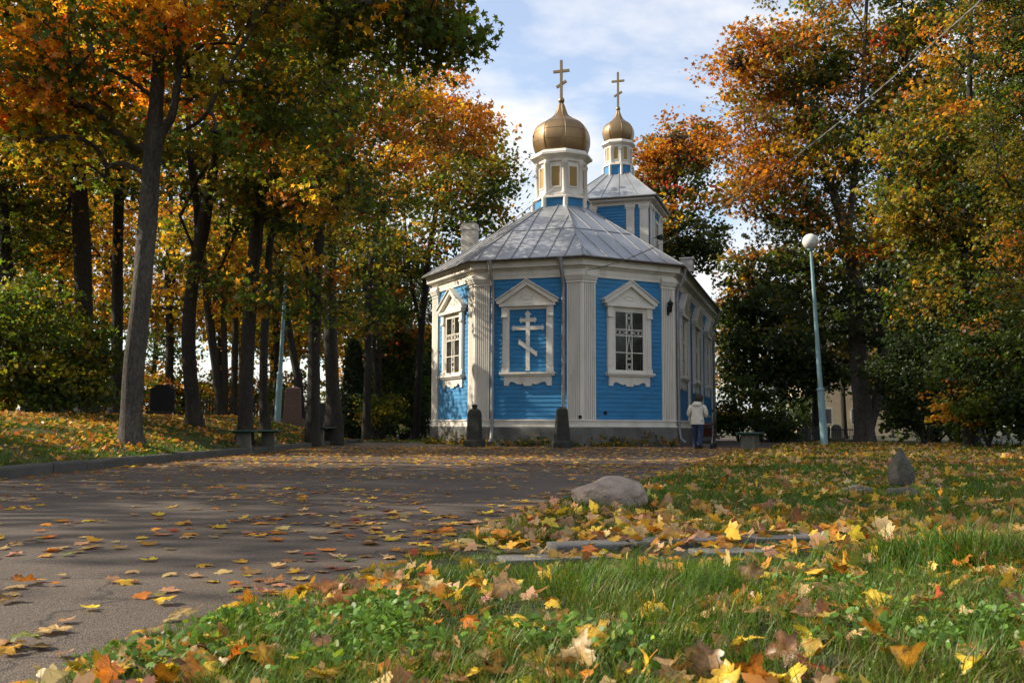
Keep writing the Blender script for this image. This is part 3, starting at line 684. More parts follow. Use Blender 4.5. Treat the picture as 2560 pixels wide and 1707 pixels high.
def bark_mat(name, col, lich):
    m = pmat(name, col, 0.92, var=0.35, vscale=5, stain=lich, stain_scale=2.2, stain_amt=0.6, streak=3)
    t = m.node_tree; N, L = t.nodes.new, t.links.new; b = t.nodes['Principled BSDF']
    nk = N('ShaderNodeTexNoise'); nk.inputs['Scale'].default_value = 32; nk.inputs['Detail'].default_value = 6; nk.inputs['Roughness'].default_value = 0.75
    rk_ = N('ShaderNodeMapRange'); rk_.inputs['From Min'].default_value = 0.38; rk_.inputs['From Max'].default_value = 0.62; rk_.inputs['To Min'].default_value = 0.45; rk_.inputs['To Max'].default_value = 1.5
    src_ = b.inputs['Base Color'].links[0].from_socket; mk_ = N('ShaderNodeMix'); mk_.data_type = 'RGBA'; mk_.blend_type = 'MULTIPLY'; mk_.inputs['Factor'].default_value = 1
    L(src_, mk_.inputs['A']); L(nk.outputs['Fac'], rk_.inputs['Value']); L(rk_.outputs[0], mk_.inputs['B']); L(mk_.outputs['Result'], b.inputs['Base Color'])
    tc = N('ShaderNodeTexCoord'); mp = N('ShaderNodeMapping'); mp.inputs['Scale'].default_value = (1, 1, 0.3); L(mp.outputs[0], nk.inputs['Vector']); L(tc.outputs['Object'], mp.inputs['Vector'])
    vo = N('ShaderNodeTexNoise'); vo.inputs['Scale'].default_value = 26; vo.inputs['Detail'].default_value = 6; vo.inputs['Roughness'].default_value = 0.7; L(mp.outputs[0], vo.inputs['Vector'])
    bp = N('ShaderNodeBump'); bp.inputs['Strength'].default_value = 1.0; bp.inputs['Distance'].default_value = 0.07; L(vo.outputs['Fac'], bp.inputs['Height']); L(bp.outputs[0], b.inputs['Normal'])
    return m
M_BARK = bark_mat('grey_brown_bark', (0.072, 0.060, 0.046), (0.125, 0.112, 0.088))
M_BARKD = bark_mat('dark_bark', (0.033, 0.027, 0.020), (0.05, 0.05, 0.034))

LEAF10 = np.array([(0, .62, -.06), (.15, .22, .03), (.54, .27, -.09), (.27, -.06, .02), (.34, -.40, -.08), (0, -.26, .03), (-.34, -.40, -.08), (-.27, -.06, .02), (-.54, .27, -.09), (-.15, .22, .03)], np.float32)
LEAF6 = np.array([(0, .6, -.05), (.46, .15, -.06), (.26, -.40, -.04), (0, -.22, .05), (-.26, -.40, -.04), (-.46, .15, -.06)], np.float32)
LEAF4 = np.array([(0, .55, 0), (.26, .0, -.05), (0, -.5, 0), (-.26, .0, -.05)], np.float32)
def leaf_arrays(pos, nrm, size, col, T, rng, tang=None, cr_=(0.2, 2.2)):
    n = len(pos); nrm = nrm / (np.linalg.norm(nrm, axis=1, keepdims=True) + 1e-9)
    r = rng.normal(size=(n, 3)) if tang is None else tang
    t = np.cross(nrm, r); t /= (np.linalg.norm(t, axis=1, keepdims=True) + 1e-9); b = np.cross(t, nrm)
    K = len(T); curl = rng.uniform(cr_[0], cr_[1], size=(n, 1))
    v = pos[:, None, :] + size[:, None, None] * (T[None, :, 0, None] * b[:, None, :] + T[None, :, 1, None] * t[:, None, :] + (T[None, :, 2] * curl)[:, :, None] * nrm[:, None, :])
    return v.reshape(-1, 3), np.repeat(col, K, 0), K
def leaf_mesh(name, pos, nrm, size, col, T, rng, mat, tang=None):
    v, c, K = leaf_arrays(pos, nrm, size, col, T, rng, tang)
    n = len(pos)
    return npmesh(name, v, np.arange(n * K), np.full(n, K), mat, c)
COL = dict(dd=(.030, .050, .011), dk=(.050, .078, .012), gr=(.082, .122, .014), ol=(.18, .15, .014), yg=(.26, .23, .018), ye=(.60, .38, .024), go=(.52, .28, .018), og=(.47, .185, .016), ru=(.32, .13, .018), re=(.42, .065, .018), br=(.20, .095, .028), bg=(.028, .046, .018))
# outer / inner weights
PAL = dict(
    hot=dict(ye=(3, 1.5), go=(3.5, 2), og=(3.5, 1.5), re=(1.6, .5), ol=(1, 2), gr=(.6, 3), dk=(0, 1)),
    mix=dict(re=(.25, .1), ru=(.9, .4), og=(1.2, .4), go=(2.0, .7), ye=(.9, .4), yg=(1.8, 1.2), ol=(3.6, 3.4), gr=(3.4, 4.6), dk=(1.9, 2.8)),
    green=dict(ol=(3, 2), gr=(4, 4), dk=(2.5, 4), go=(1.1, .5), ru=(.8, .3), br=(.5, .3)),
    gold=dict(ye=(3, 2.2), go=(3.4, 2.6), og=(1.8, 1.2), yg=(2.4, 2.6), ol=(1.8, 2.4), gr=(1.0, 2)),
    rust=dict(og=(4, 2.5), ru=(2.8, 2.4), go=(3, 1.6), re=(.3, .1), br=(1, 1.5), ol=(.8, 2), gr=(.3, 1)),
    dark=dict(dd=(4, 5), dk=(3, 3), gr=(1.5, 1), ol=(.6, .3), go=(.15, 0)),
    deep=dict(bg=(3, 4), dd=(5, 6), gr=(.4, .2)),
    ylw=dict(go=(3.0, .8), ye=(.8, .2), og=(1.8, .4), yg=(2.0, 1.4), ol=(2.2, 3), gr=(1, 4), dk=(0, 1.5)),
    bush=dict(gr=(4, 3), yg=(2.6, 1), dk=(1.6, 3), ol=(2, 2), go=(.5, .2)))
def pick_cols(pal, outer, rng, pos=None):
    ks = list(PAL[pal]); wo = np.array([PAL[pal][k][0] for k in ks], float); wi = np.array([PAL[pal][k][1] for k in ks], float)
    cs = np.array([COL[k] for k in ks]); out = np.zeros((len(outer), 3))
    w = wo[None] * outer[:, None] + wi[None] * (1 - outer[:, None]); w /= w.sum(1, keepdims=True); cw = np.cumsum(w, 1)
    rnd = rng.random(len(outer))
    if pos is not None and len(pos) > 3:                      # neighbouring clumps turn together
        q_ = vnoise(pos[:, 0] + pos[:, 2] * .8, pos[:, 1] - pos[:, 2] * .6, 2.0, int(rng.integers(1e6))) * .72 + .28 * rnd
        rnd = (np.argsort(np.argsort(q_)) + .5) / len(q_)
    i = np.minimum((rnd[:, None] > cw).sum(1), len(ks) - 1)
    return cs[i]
def spray(centers, rads, cols, per, size, rng, flat=0.5, droop=0.15, alt=None):
    """leaves of every clump, in a few flattened drooping sprays"""
    n = len(centers); sub = 7
    sc = rng.normal(size=(n, sub, 3)); sc /= np.linalg.norm(sc, axis=2, keepdims=True); sc *= (rng.random((n, sub, 1)) ** 0.5) * rads[:, None, None] * np.array([1, 1, flat])
    k = max(1, int(per / sub)); p = rng.normal(size=(n, sub, k, 3)).clip(-1.9, 1.9) * (rads[:, None, None, None] * 0.30) * np.array([1, 1, 0.42])
    r2 = (p[..., 0] ** 2 + p[..., 1] ** 2); p[..., 2] -= droop * r2 / rads[:, None, None]
    pos = (centers[:, None, None] + sc[:, :, None] + p).reshape(-1, 3); m = len(pos)
    nrm = rng.normal(size=(m, 3)) * np.array([.75, .75, .35]) + np.array([0, 0, .75])
    subc = np.repeat(cols[:, None], sub, 1)
    if alt is not None:                                       # some sprays of a clump turn another colour
        mk = rng.random((n, sub)) < 0.2; subc = np.where(mk[..., None], alt[:, None], subc)
    c = np.repeat(subc.reshape(-1, 3), k, 0); f = rng.normal(1, .20, size=(m, 1)).clip(.5, 1.6); g = rng.normal(1, .12, size=(m, 1))
    c = c * f * np.concatenate([np.ones((m, 1)), g, np.ones((m, 1))], 1)
    s = size * rng.uniform(.65, 1.25, m)
    return pos, nrm, s, c.clip(0.003, .75), sc
def skeleton(trunk, clumps, rng, tip=0.011, expo=0.44, minh=0.0):
    """attach every clump to the growing skeleton; returns branch polylines with radii"""
    nodes = []; par = []; trad = []
    for path in trunk:
        prev = -1
        for p, r in path:
            nodes.append(p); par.append(prev); trad.append(r); prev = len(nodes) - 1
    nt_ = len(nodes); can = [p.z >= minh for p in nodes[:nt_]]
    arr = np.zeros((nt_ + 5 * len(clumps), 3)); arr[:nt_] = [p[:] for p in nodes]; pen = np.full(len(arr), 1e6); pen[:nt_] = [0 if c else 1e6 for c in can]
    dtr = np.array([np.min(np.linalg.norm(arr[:nt_] - c, axis=1)) for c in clumps]); order = np.argsort(dtr); cnt = nt_; brs = []
    par = par + [0] * (5 * len(clumps))
    for ci in order:
        c = clumps[ci]; d = np.linalg.norm(arr[:cnt] - c, axis=1)
        up = arr[:cnt, 2] - c[2] + 0.25 * d
        i = int(np.argmin(d * (1 + 0.0 * d) + 1.1 * np.maximum(0, up) + pen[:cnt])); a = arr[i].copy(); L_ = np.linalg.norm(c - a)
        chain = [i]; side = rng.normal(size=3) * 0.09 * L_
        for k in (1, 2, 3, 4):
            t = k / 4; q_ = a + (c - a) * t; b = math.sin(math.pi * t)
            q_ = q_ + side * b + np.array([0, 0, 0.10 * L_ * b]) + rng.normal(size=3) * 0.025 * L_ * (k < 4)
            arr[cnt] = q_; pen[cnt] = 0.12; par[cnt] = chain[-1]; chain.append(cnt); cnt += 1
        brs.append(chain)
    w = np.zeros(cnt)
    for ch in brs: w[ch[-1]] += 1
    for j in range(cnt - 1, nt_ - 1, -1): w[par[j]] += w[j]
    res = []
    for ch in brs:
        rr = [tip * w[j] ** expo for j in ch[1:]]; r0 = rr[0] * 1.15
        if ch[0] < nt_: r0 = min(r0, trad[ch[0]] * 0.8)
        else: r0 = min(tip * w[ch[0]] ** expo, rr[0] * 1.25)
        res.append(([Vector(arr[j]) for j in ch], [r0] + [min(x, r0) for x in rr]))
    return res
def trunk_mesh(mb, path, rng, sides=12, flare=True):
    # smooth spline through the control points
    pts = [p for p, r in path]; rs = [r for p, r in path]; out = []; ro = []
    for i in range(len(pts) - 1):
        p0, p1, p2, p3 = pts[max(i - 1, 0)], pts[i], pts[i + 1], pts[min(i + 2, len(pts) - 1)]
        for k in range(4):
            t = k / 4
            q_ = 0.5 * ((2 * p1) + (p2 - p0) * t + (2 * p0 - 5 * p1 + 4 * p2 - p3) * t * t + (3 * p1 - p0 - 3 * p2 + p3) * t ** 3)
            out.append(q_); ro.append(rs[i] * (1 - t) + rs[i + 1] * t)
    out.append(pts[-1]); ro.append(rs[-1])
    rings = []; ph = rng.uniform(0, 6.28, 4)
    for j, (p, r) in enumerate(zip(out, ro)):
        rg_ = []
        for k in range(sides):
            a = 2 * math.pi * k / sides
            f = 1 + 0.05 * math.sin(3 * a + ph[0] + p.z * 0.7) + 0.035 * math.sin(5 * a + ph[1] - p.z * 1.3) + 0.03 * math.sin(p.z * 2.3 + ph[2])
            if flare:
                h = p.z - pts[0].z; f += (0.10 * math.exp(-h / 0.5) + 0.6 * math.exp(-h / 0.16) * (0.5 + 0.5 * math.sin(4 * a + ph[3])) ** 1.5) * (r > 0.1)
            rg_.append((p.x + r * f * math.cos(a), p.y + r * f * math.sin(a), p.z))
        rings.append(rg_)
    mb.loft(rings, True, True)
TREES = []
def make_tree(name, label, cat, group, Y, trunks, crowns, leaf=0.15, per=70, rad=0.62, T=LEAF10, bark=None, seed=0, minfrac=0.25, tip=0.011, ground=None, dens=1.0):
    """trunks: lists of (u, v, r_px[, dy]); crowns: (u, v, ru, rv, rd, n, palette, dy)"""
    rng = np.random.default_rng(seed); k = Y / F
    tp = []
    for tr in trunks:
        path = []
        for j, q_ in enumerate(tr):
            dy = q_[3] if len(q_) > 3 else 0
            p = P(q_[0], q_[1], Y + dy); path.append((p, q_[2] * k))
        tp.append(path)
    b = tp[0][0][0].copy(); gzb = float(gz(b.x, b.y)) if ground is None else ground
    if tp[0][0][0].z > gzb: tp[0].insert(0, (Vector((b.x, b.y, gzb - 0.15)), tp[0][0][1] * 1.1))
    base = Vector((b.x, b.y, gzb))
    cs = []; cols = []; alts = []
    for (u, v, ru, rv, rd, n, pal, dy) in crowns:
        c = P(u, v, Y + dy); n = max(4, int(n * dens * (0.85 if group == 'maples of the churchyard wood on the left bank' else 1)))
        d = rng.normal(size=(n, 3)); d /= np.linalg.norm(d, axis=1, keepdims=True); r = rng.random(n) ** 0.42 
        off = d * r[:, None] * np.array([ru * k, rd, rv * k]); p = np.array(c[:]) + off
        ok = p[:, 2] > gzb + 0.25; p, r, d = p[ok], r[ok], d[ok]
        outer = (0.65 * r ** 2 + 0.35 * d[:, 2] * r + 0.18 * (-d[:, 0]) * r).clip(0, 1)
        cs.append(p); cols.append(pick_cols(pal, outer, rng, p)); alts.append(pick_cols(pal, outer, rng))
    cs = np.concatenate(cs); cols = np.concatenate(cols); alts = np.concatenate(alts)
    zmin = base.z + (max(p.z for p, r in tp[0]) - base.z) * minfrac
    brs = skeleton(tp, cs, rng, tip=tip, minh=zmin)
    root = empty(name, base, 0, label, cat, group)
    m = MB()
    for j, path in enumerate(tp): trunk_mesh(m, path, rng, 14 if j == 0 else 9, j == 0)
    for pts, rr in brs: m.tube(pts, rr, 7 if rr[0] > 0.05 else 4, True, False)
    rads = rad * 1.18 * rng.uniform(0.65, 1.35, len(cs))
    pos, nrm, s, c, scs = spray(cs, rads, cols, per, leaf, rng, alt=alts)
    for ci in range(len(cs)):                                  # twigs out to every spray
        c0 = Vector(cs[ci])
        for q_ in scs[ci]:
            q_ = Vector(q_); m.tube([c0, c0 + q_ * .55 + Vector((0, 0, .04)), c0 + q_], [tip * .75, tip * .55, tip * .3], 3, True, False)
    m.v = [(x - base.x, y - base.y, z - base.z) for x, y, z in m.v]
    o = fast_build(m, 'trunk', bark or M_BARKD, root)
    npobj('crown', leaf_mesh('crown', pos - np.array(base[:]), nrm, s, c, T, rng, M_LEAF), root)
    TREES.append(root)
    return root
def fast_build(m, name, mat, parent):
    lt = np.array([len(f) for f in m.f]); fl = np.concatenate([np.asarray(f) for f in m.f])
    me = npmesh(name, np.array(m.v), fl, lt, mat); me.polygons.foreach_set('use_smooth', np.array(m.sm)); me.update()
    return npobj(name, me, parent)
def copy_thing(o, loc, rz, sc, label, color=None, group=None):
    c = o.copy(); C.objects.link(c); c.location = loc; c.rotation_euler = (0, 0, rz); c.scale = sc if hasattr(sc, '__len__') else (sc, sc, sc); c['label'] = label
    if group: c['group'] = group
    for ch in list(o.children):
        d = ch.copy(); C.objects.link(d); d.parent = c
        if color and d.name.startswith('crown'): d.color = (*color, 1)
        for g in list(ch.children):
            e_ = g.copy(); C.objects.link(e_); e_.parent = d
    return c
def gp(u, v, Y):
    p = P(u, v, Y); return Vector((p.x, p.y, float(gz(p.x, p.y))))
# ---------------------------------------------------------------- trees
GL = 'maples of the churchyard wood on the left bank'
make_tree('maple_tree', 'thick pale grey trunk nearest the kerb, its red and gold crown filling the top left', 'tree', GL, 18.0,
    [[(324, 1108, 27), (327, 1050, 26), (336, 900, 24.5), (350, 780, 24), (362, 650, 24), (372, 540, 23), (378, 440, 22), (384, 350, 23), (390, 250, 17), (398, 100, 14), (400, -100, 12, .2), (402, -400, 9), (405, -750, 5)],
     [(388, 400, 15), (402, 340, 13), (430, 290, 11, -.2), (446, 190, 9, -.4), (452, 60, 7, -.6), (480, -180, 5, -.7)],
     [(446, 330, 7, -.2), (480, 316, 6.5, -.5), (520, 280, 6, -.9), (560, 190, 5, -1.3), (640, 60, 4, -1.6)]],
    [(40, 130, 260, 190, 2.6, 75, 'hot', -.5), (300, 60, 280, 220, 3.2, 85, 'hot', 0), (600, 60, 280, 220, 3.4, 90, 'mix', 0), (930, 0, 250, 115, 2.4, 60, 'green', -.5), (1120, 75, 85, 55, 1.0, 12, 'green', -.5), (1040, 50, 120, 90, 1.5, 20, 'green', -.5),
     (250, -420, 620, 350, 4.5, 110, 'hot', 0), (600, 300, 160, 130, 2, 22, 'green', .5), (180, 330, 180, 120, 2, 26, 'mix', .4)],
    leaf=0.155, per=66, rad=0.62, bark=M_BARK, seed=1, minfrac=0.34)
make_tree('maple_tree', 'dark straight trunk with a flared sunlit root, behind and left of the pale trunk', 'tree', GL, 26.0,
    [[(216, 1050, 33), (215, 1015, 25), (212, 850, 22), (205, 650, 21), (198, 480, 20), (188, 340, 17), (178, 200, 14), (180, 0, 11), (185, -300, 8), (190, -550, 5)],
     [(196, 470, 10), (215, 380, 9), (232, 300, 8, -.3), (234, 200, 6, -.3), (260, 60, 5, -.4)]],
    [(90, 330, 250, 240, 3.0, 85, 'mix', 0), (260, 150, 260, 230, 3.5, 70, 'mix', 0), (120, 560, 190, 110, 2.2, 32, 'green', .8), (180, -250, 350, 260, 4, 60, 'hot', 0)],
    leaf=0.16, per=60, rad=0.7, seed=2, minfrac=0.42)
make_tree('maple_tree', 'slim dark trunk standing between the flared trunk and the pale one', 'tree', GL, 29.0,
    [[(288, 1046, 19), (289, 1000, 15), (293, 820, 14), (294, 600, 13), (300, 420, 12), (312, 260, 11), (318, 60, 9), (322, -250, 6), (325, -450, 4)]],
    [(330, 400, 170, 170, 2.6, 48, 'green', .5), (300, 120, 240, 230, 3.2, 60, 'mix', .5), (320, -240, 260, 220, 3.5, 40, 'hot', 0)],
    leaf=0.165, per=58, rad=0.7, seed=3, minfrac=0.5)
make_tree('maple_tree', 'dark forked trunk leaning right, its lower edge sunlit, right of the pale trunk', 'tree', GL, 25.0,
    [[(486, 1052, 22), (481, 1000, 18), (472, 880, 16.5), (474, 780, 16), (486, 680, 16), (508, 570, 17), (524, 470, 14), (540, 390, 12), (546, 300, 10), (556, 120, 9), (565, -200, 6), (570, -450, 4)],
     [(496, 620, 9), (492, 520, 9, .3), (478, 420, 8, .4), (470, 300, 7, .5), (462, 120, 5, .6)],
     [(540, 390, 7), (560, 350, 6, -.3), (600, 345, 5, -.6), (650, 360, 4, -.8)]],
    [(520, 330, 190, 160, 2.8, 52, 'green', .3), (560, 80, 260, 220, 3.2, 66, 'mix', 0), (640, 480, 150, 100, 2, 22, 'green', -.5), (520, 700, 90, 60, 1.4, 10, 'green', -.4), (560, -260, 300, 220, 3.6, 44, 'mix', 0)],
    leaf=0.155, per=60, rad=0.66, seed=4, minfrac=0.42)
make_tree('maple_tree', 'dark trunk rising behind the nearer green bench and curving right high up', 'tree', GL, 24.0,
    [[(612, 1082, 20), (614, 1040, 17.5), (618, 900, 17), (626, 740, 16.5), (640, 590, 16), (660, 450, 14), (676, 330, 12.5), (690, 220, 11), (706, 90, 10), (716, -100, 8), (725, -350, 5)],
     [(642, 580, 8), (668, 545, 7, -.2), (700, 555, 5, -.5), (735, 570, 3.5, -.7)],
     [(680, 310, 7), (730, 380, 5, -.6), (800, 400, 4.5, -1.2), (880, 440, 3.5, -1.8)]],
    [(740, 330, 200, 180, 2.8, 60, 'green', 0), (800, 90, 260, 190, 3.0, 70, 'mix', 0), (830, 470, 140, 90, 2, 26, 'mix', -1.2), (620, 500, 100, 90, 1.6, 14, 'green', .4), (700, 740, 90, 70, 1.4, 12, 'green', .3), (740, -240, 320, 200, 3.6, 40, 'mix', 0)],
    leaf=0.155, per=62, rad=0.64, seed=5, minfrac=0.4)
make_tree('maple_tree', 'slender trunk with a sunlit pale left edge, just left of the blue lamp post', 'tree', GL, 28.0,
    [[(664, 1052, 13), (660, 1010, 10.5), (660, 860, 10.5), (668, 720, 9.5), (676, 600, 9), (700, 480, 8), (716, 360, 7), (724, 200, 6), (730, 0, 4)]],
    [(720, 560, 110, 120, 2.0, 30, 'gold', .5), (740, 330, 150, 170, 2.6, 40, 'mix', .5), (740, 80, 170, 170, 2.6, 30, 'mix', 0)],
    leaf=0.16, per=54, rad=0.66, seed=6, minfrac=0.5)
make_tree('maple_tree', 'trunk just left of the farther bench, with two dark limbs under an olive crown', 'tree', GL, 30.0,
    [[(782, 1062, 18), (783, 1020, 15.5), (785, 880, 15), (788, 760, 14.5), (796, 620, 13), (808, 480, 11), (816, 340, 9), (824, 180, 7), (830, 0, 5)],
     [(789, 760, 8), (768, 690, 7, .2), (752, 600, 6, .3), (746, 480, 5, .3)]],
    [(850, 440, 180, 150, 3.0, 56, 'mix', 0), (850, 250, 210, 150, 3.0, 52, 'mix', 0), (780, 600, 120, 80, 2.0, 22, 'green', .5), (830, 760, 90, 60, 1.6, 12, 'green', -.3)],
    leaf=0.16, per=58, rad=0.7, seed=7, minfrac=0.5)
make_tree('maple_tree', 'dark straight trunk rising beside the right end of the farther bench', 'tree', GL, 33.0,
    [[(834, 1056, 23), (833, 1000, 18), (828, 860, 16.5), (826, 720, 15.5), (826, 600, 14), (832, 460, 11), (840, 320, 9), (850, 180, 6)]],
    [(960, 330, 190, 160, 3.4, 66, 'rust', 0), (900, 520, 160, 120, 2.6, 42, 'mix', 0), (1060, 250, 130, 90, 2.0, 26, 'rust', 0), (850, 200, 180, 130, 3, 30, 'mix', 0)],
    leaf=0.165, per=60, rad=0.7, seed=8, minfrac=0.45)
make_tree('maple_tree', 'thin dark trunk in the gap, orange-brown crown reaching the open sky', 'tree', GL, 40.0,
    [[(916, 1062, 11), (917, 1000, 9), (920, 860, 8.5), (922, 740, 8), (932, 620, 7.5), (960, 470, 6.5), (1000, 330, 5), (1020, 240, 3.5)]],
    [(1080, 300, 170, 120, 2.8, 60, 'rust', 0), (1170, 300, 100, 70, 2.0, 24, 'rust', 0), (1040, 460, 150, 110, 2.6, 42, 'mix', 0), (940, 620, 110, 80, 2.0, 22, 'green', 0), (910, 780, 70, 60, 1.6, 12, 'green', 0)],
    leaf=0.18, per=58, rad=0.8, T=LEAF6, seed=9, minfrac=0.4)
make_tree('maple_tree', 'dark trunk against the church corner, green crown behind the white chimney', 'tree', GL, 46.0,
    [[(1040, 1082, 10), (1044, 1000, 9), (1050, 860, 8.5), (1062, 740, 8), (1074, 620, 7), (1096, 500, 6), (1120, 400, 4.5), (1130, 320, 3)],
     [(1054, 820, 5), (1030, 720, 4.5, .3), (1018, 620, 4, .4), (1010, 520, 3, .4)]],
    [(1150, 440, 150, 130, 3.0, 72, 'mix', 0), (1230, 440, 95, 80, 2.0, 30, 'green', 0), (1230, 560, 80, 90, 2.0, 26, 'green', 0), (1060, 610, 120, 110, 2.6, 46, 'green', 0), (1190, 330, 70, 60, 1.5, 14, 'rust', 0), (980, 760, 70, 70, 1.6, 16, 'green', 0)],
    leaf=0.19, per=62, rad=0.85, T=LEAF6, seed=10, minfrac=0.4)
make_tree('maple_tree', 'thin upright trunk at far left seen through a gap of bright yellow leaves', 'tree', GL, 34.0,
    [[(150, 1040, 9), (150, 980, 7.5), (152, 800, 7), (154, 640, 6.5), (158, 480, 6), (160, 300, 4.5), (164, 100, 3)]],
    [(120, 640, 130, 120, 2.2, 36, 'gold', 0), (170, 420, 150, 140, 2.4, 34, 'gold', 0)], leaf=0.17, per=54, rad=0.72, seed=11, T=LEAF6, minfrac=0.4)
make_tree('maple_tree', 'dark trunk half hidden behind the bush at the left edge of the picture', 'tree', GL, 25.0,
    [[(14, 1060, 24), (16, 1000, 19), (20, 840, 18), (14, 660, 17), (2, 500, 15), (-14, 340, 12), (-20, 150, 9), (-20, -150, 5)]],
    [(-40, 420, 200, 220, 2.8, 56, 'mix', 0), (-60, 120, 240, 220, 3.0, 50, 'hot', 0), (30, 640, 120, 80, 1.8, 18, 'green', .5)], leaf=0.16, per=58, rad=0.68, seed=12, minfrac=0.4)
# generic forest maples: three built once, then copied
def generic(name, label, Y, u, pal, pal2, seed, h=15.0, w=3.6, T=LEAF6, leaf=0.21, per=46, group='trees of the wood behind the left bank'):
    rng = np.random.default_rng(seed); b = gp(u, 1060, Y); k = F / Y
    vb = proj(b)[1]; du = rng.uniform(-10, 10)
    pt = lambda f, d=0: (u + du * f + d, vb - h * f * k)
    tr = [[(*pt(-0.01), 0.26 * k), (*pt(0.06), 0.20 * k), (*pt(0.25, 4), 0.17 * k), (*pt(0.45, -3), 0.14 * k), (*pt(0.65, 3), 0.10 * k), (*pt(0.85), 0.06 * k), (*pt(0.97), 0.03 * k)],
          [(*pt(0.3), 0.09 * k), (*pt(0.45, 14), 0.08 * k, .2), (*pt(0.62, 26), 0.06 * k, .3), (*pt(0.8, 34), 0.04 * k, .3)]]
    cr_ = [(*pt(0.62), w * k, h * 0.30 * k, w, 66, pal, 0), (*pt(0.84), w * 0.7 * k, h * 0.18 * k, w * 0.7, 30, pal, 0), (*pt(0.36, -10), w * 0.75 * k, h * 0.13 * k, w * 0.8, 26, pal2, 0)]
    return make_tree(name, label, 'tree', group, Y, tr, cr_, leaf=leaf, per=per, rad=0.95, T=T, seed=seed, minfrac=0.2, tip=0.013)
g_gold = generic('maple_tree', 'golden backlit maple far behind the picket fence, left of the forked trunk', 44, 420, 'gold', 'gold', 21)
g_mix = generic('maple_tree', 'olive and orange maple behind the brown stele', 48, 690, 'mix', 'gold', 22)
g_rust = generic('maple_tree', 'rust coloured maple deep in the wood behind the lamp post', 56, 600, 'rust', 'gold', 23, h=16)
g_green = generic('maple_tree', 'dark green leafy tree beyond the gap left of the church', 58, 955, 'dark', 'dark', 24, h=13, w=4)
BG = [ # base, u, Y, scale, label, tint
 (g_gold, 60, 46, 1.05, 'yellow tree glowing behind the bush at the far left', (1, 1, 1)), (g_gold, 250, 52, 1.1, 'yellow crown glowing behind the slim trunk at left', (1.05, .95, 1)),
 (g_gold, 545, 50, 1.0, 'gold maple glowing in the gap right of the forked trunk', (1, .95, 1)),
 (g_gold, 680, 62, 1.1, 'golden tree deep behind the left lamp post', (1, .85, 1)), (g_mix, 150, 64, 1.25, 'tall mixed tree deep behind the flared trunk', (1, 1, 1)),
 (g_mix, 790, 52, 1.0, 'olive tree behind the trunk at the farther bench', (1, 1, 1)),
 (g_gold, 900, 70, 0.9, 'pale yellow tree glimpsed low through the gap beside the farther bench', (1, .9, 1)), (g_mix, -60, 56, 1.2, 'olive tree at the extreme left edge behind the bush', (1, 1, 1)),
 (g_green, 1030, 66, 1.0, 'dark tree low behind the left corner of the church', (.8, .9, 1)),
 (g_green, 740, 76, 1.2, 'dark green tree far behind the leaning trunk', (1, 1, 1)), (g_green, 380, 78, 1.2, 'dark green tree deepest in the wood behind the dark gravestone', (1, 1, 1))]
rb_ = random.Random(5)
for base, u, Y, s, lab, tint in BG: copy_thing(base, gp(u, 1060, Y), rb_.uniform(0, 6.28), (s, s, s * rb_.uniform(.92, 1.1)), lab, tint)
# leaning and paired trunks of the background
make_tree('maple_tree', 'thin trunk leaning left behind the brown stele', 'tree', GL, 41, [[(752, 1060, 12), (746, 960, 10.5), (732, 880, 9.5), (718, 800, 8.5), (704, 700, 7.5), (694, 600, 6), (690, 500, 4)]],
    [(690, 560, 120, 110, 2.2, 30, 'gold', 0), (740, 700, 110, 70, 1.8, 16, 'gold', .5)], leaf=0.18, per=50, rad=0.75, T=LEAF6, seed=31, minfrac=0.5)
make_tree('maple_tree', 'slanting pair of dark stems behind the fence left of the nearer bench', 'tree', GL, 38, [[(556, 1045, 14), (548, 980, 12), (534, 880, 11), (524, 800, 10), (512, 700, 8.5), (506, 600, 7), (500, 480, 4)], [(560, 1035, 9), (562, 900, 8), (560, 780, 7), (566, 640, 5), (572, 520, 4)]],
    [(520, 620, 130, 110, 2.4, 36, 'gold', 0), (590, 760, 90, 70, 1.6, 14, 'gold', 0)], leaf=0.18, per=50, rad=0.75, T=LEAF6, seed=32, minfrac=0.5)
make_tree('maple_tree', 'thin dark trunk left of the trunk behind the nearer bench', 'tree', GL, 40, [[(586, 1040, 10), (586, 960, 8.5), (588, 840, 8), (590, 700, 7), (594, 560, 5), (596, 460, 3)]],
    [(600, 640, 110, 100, 2.2, 28, 'gold', 0)], leaf=0.18, per=50, rad=0.75, T=LEAF6, seed=33, minfrac=0.5)
make_tree('maple_tree', 'twin thin stems in the shade left of the church corner', 'tree', GL, 44, [[(938, 1068, 6), (940, 960, 5.5), (934, 840, 5), (938, 720, 4), (944, 600, 3)], [(944, 1060, 5), (950, 940, 4.5), (946, 820, 4), (956, 700, 3)]],
    [(950, 640, 80, 90, 1.8, 22, 'mix', 0)], leaf=0.18, per=50, rad=0.75, T=LEAF6, seed=34, minfrac=0.5)
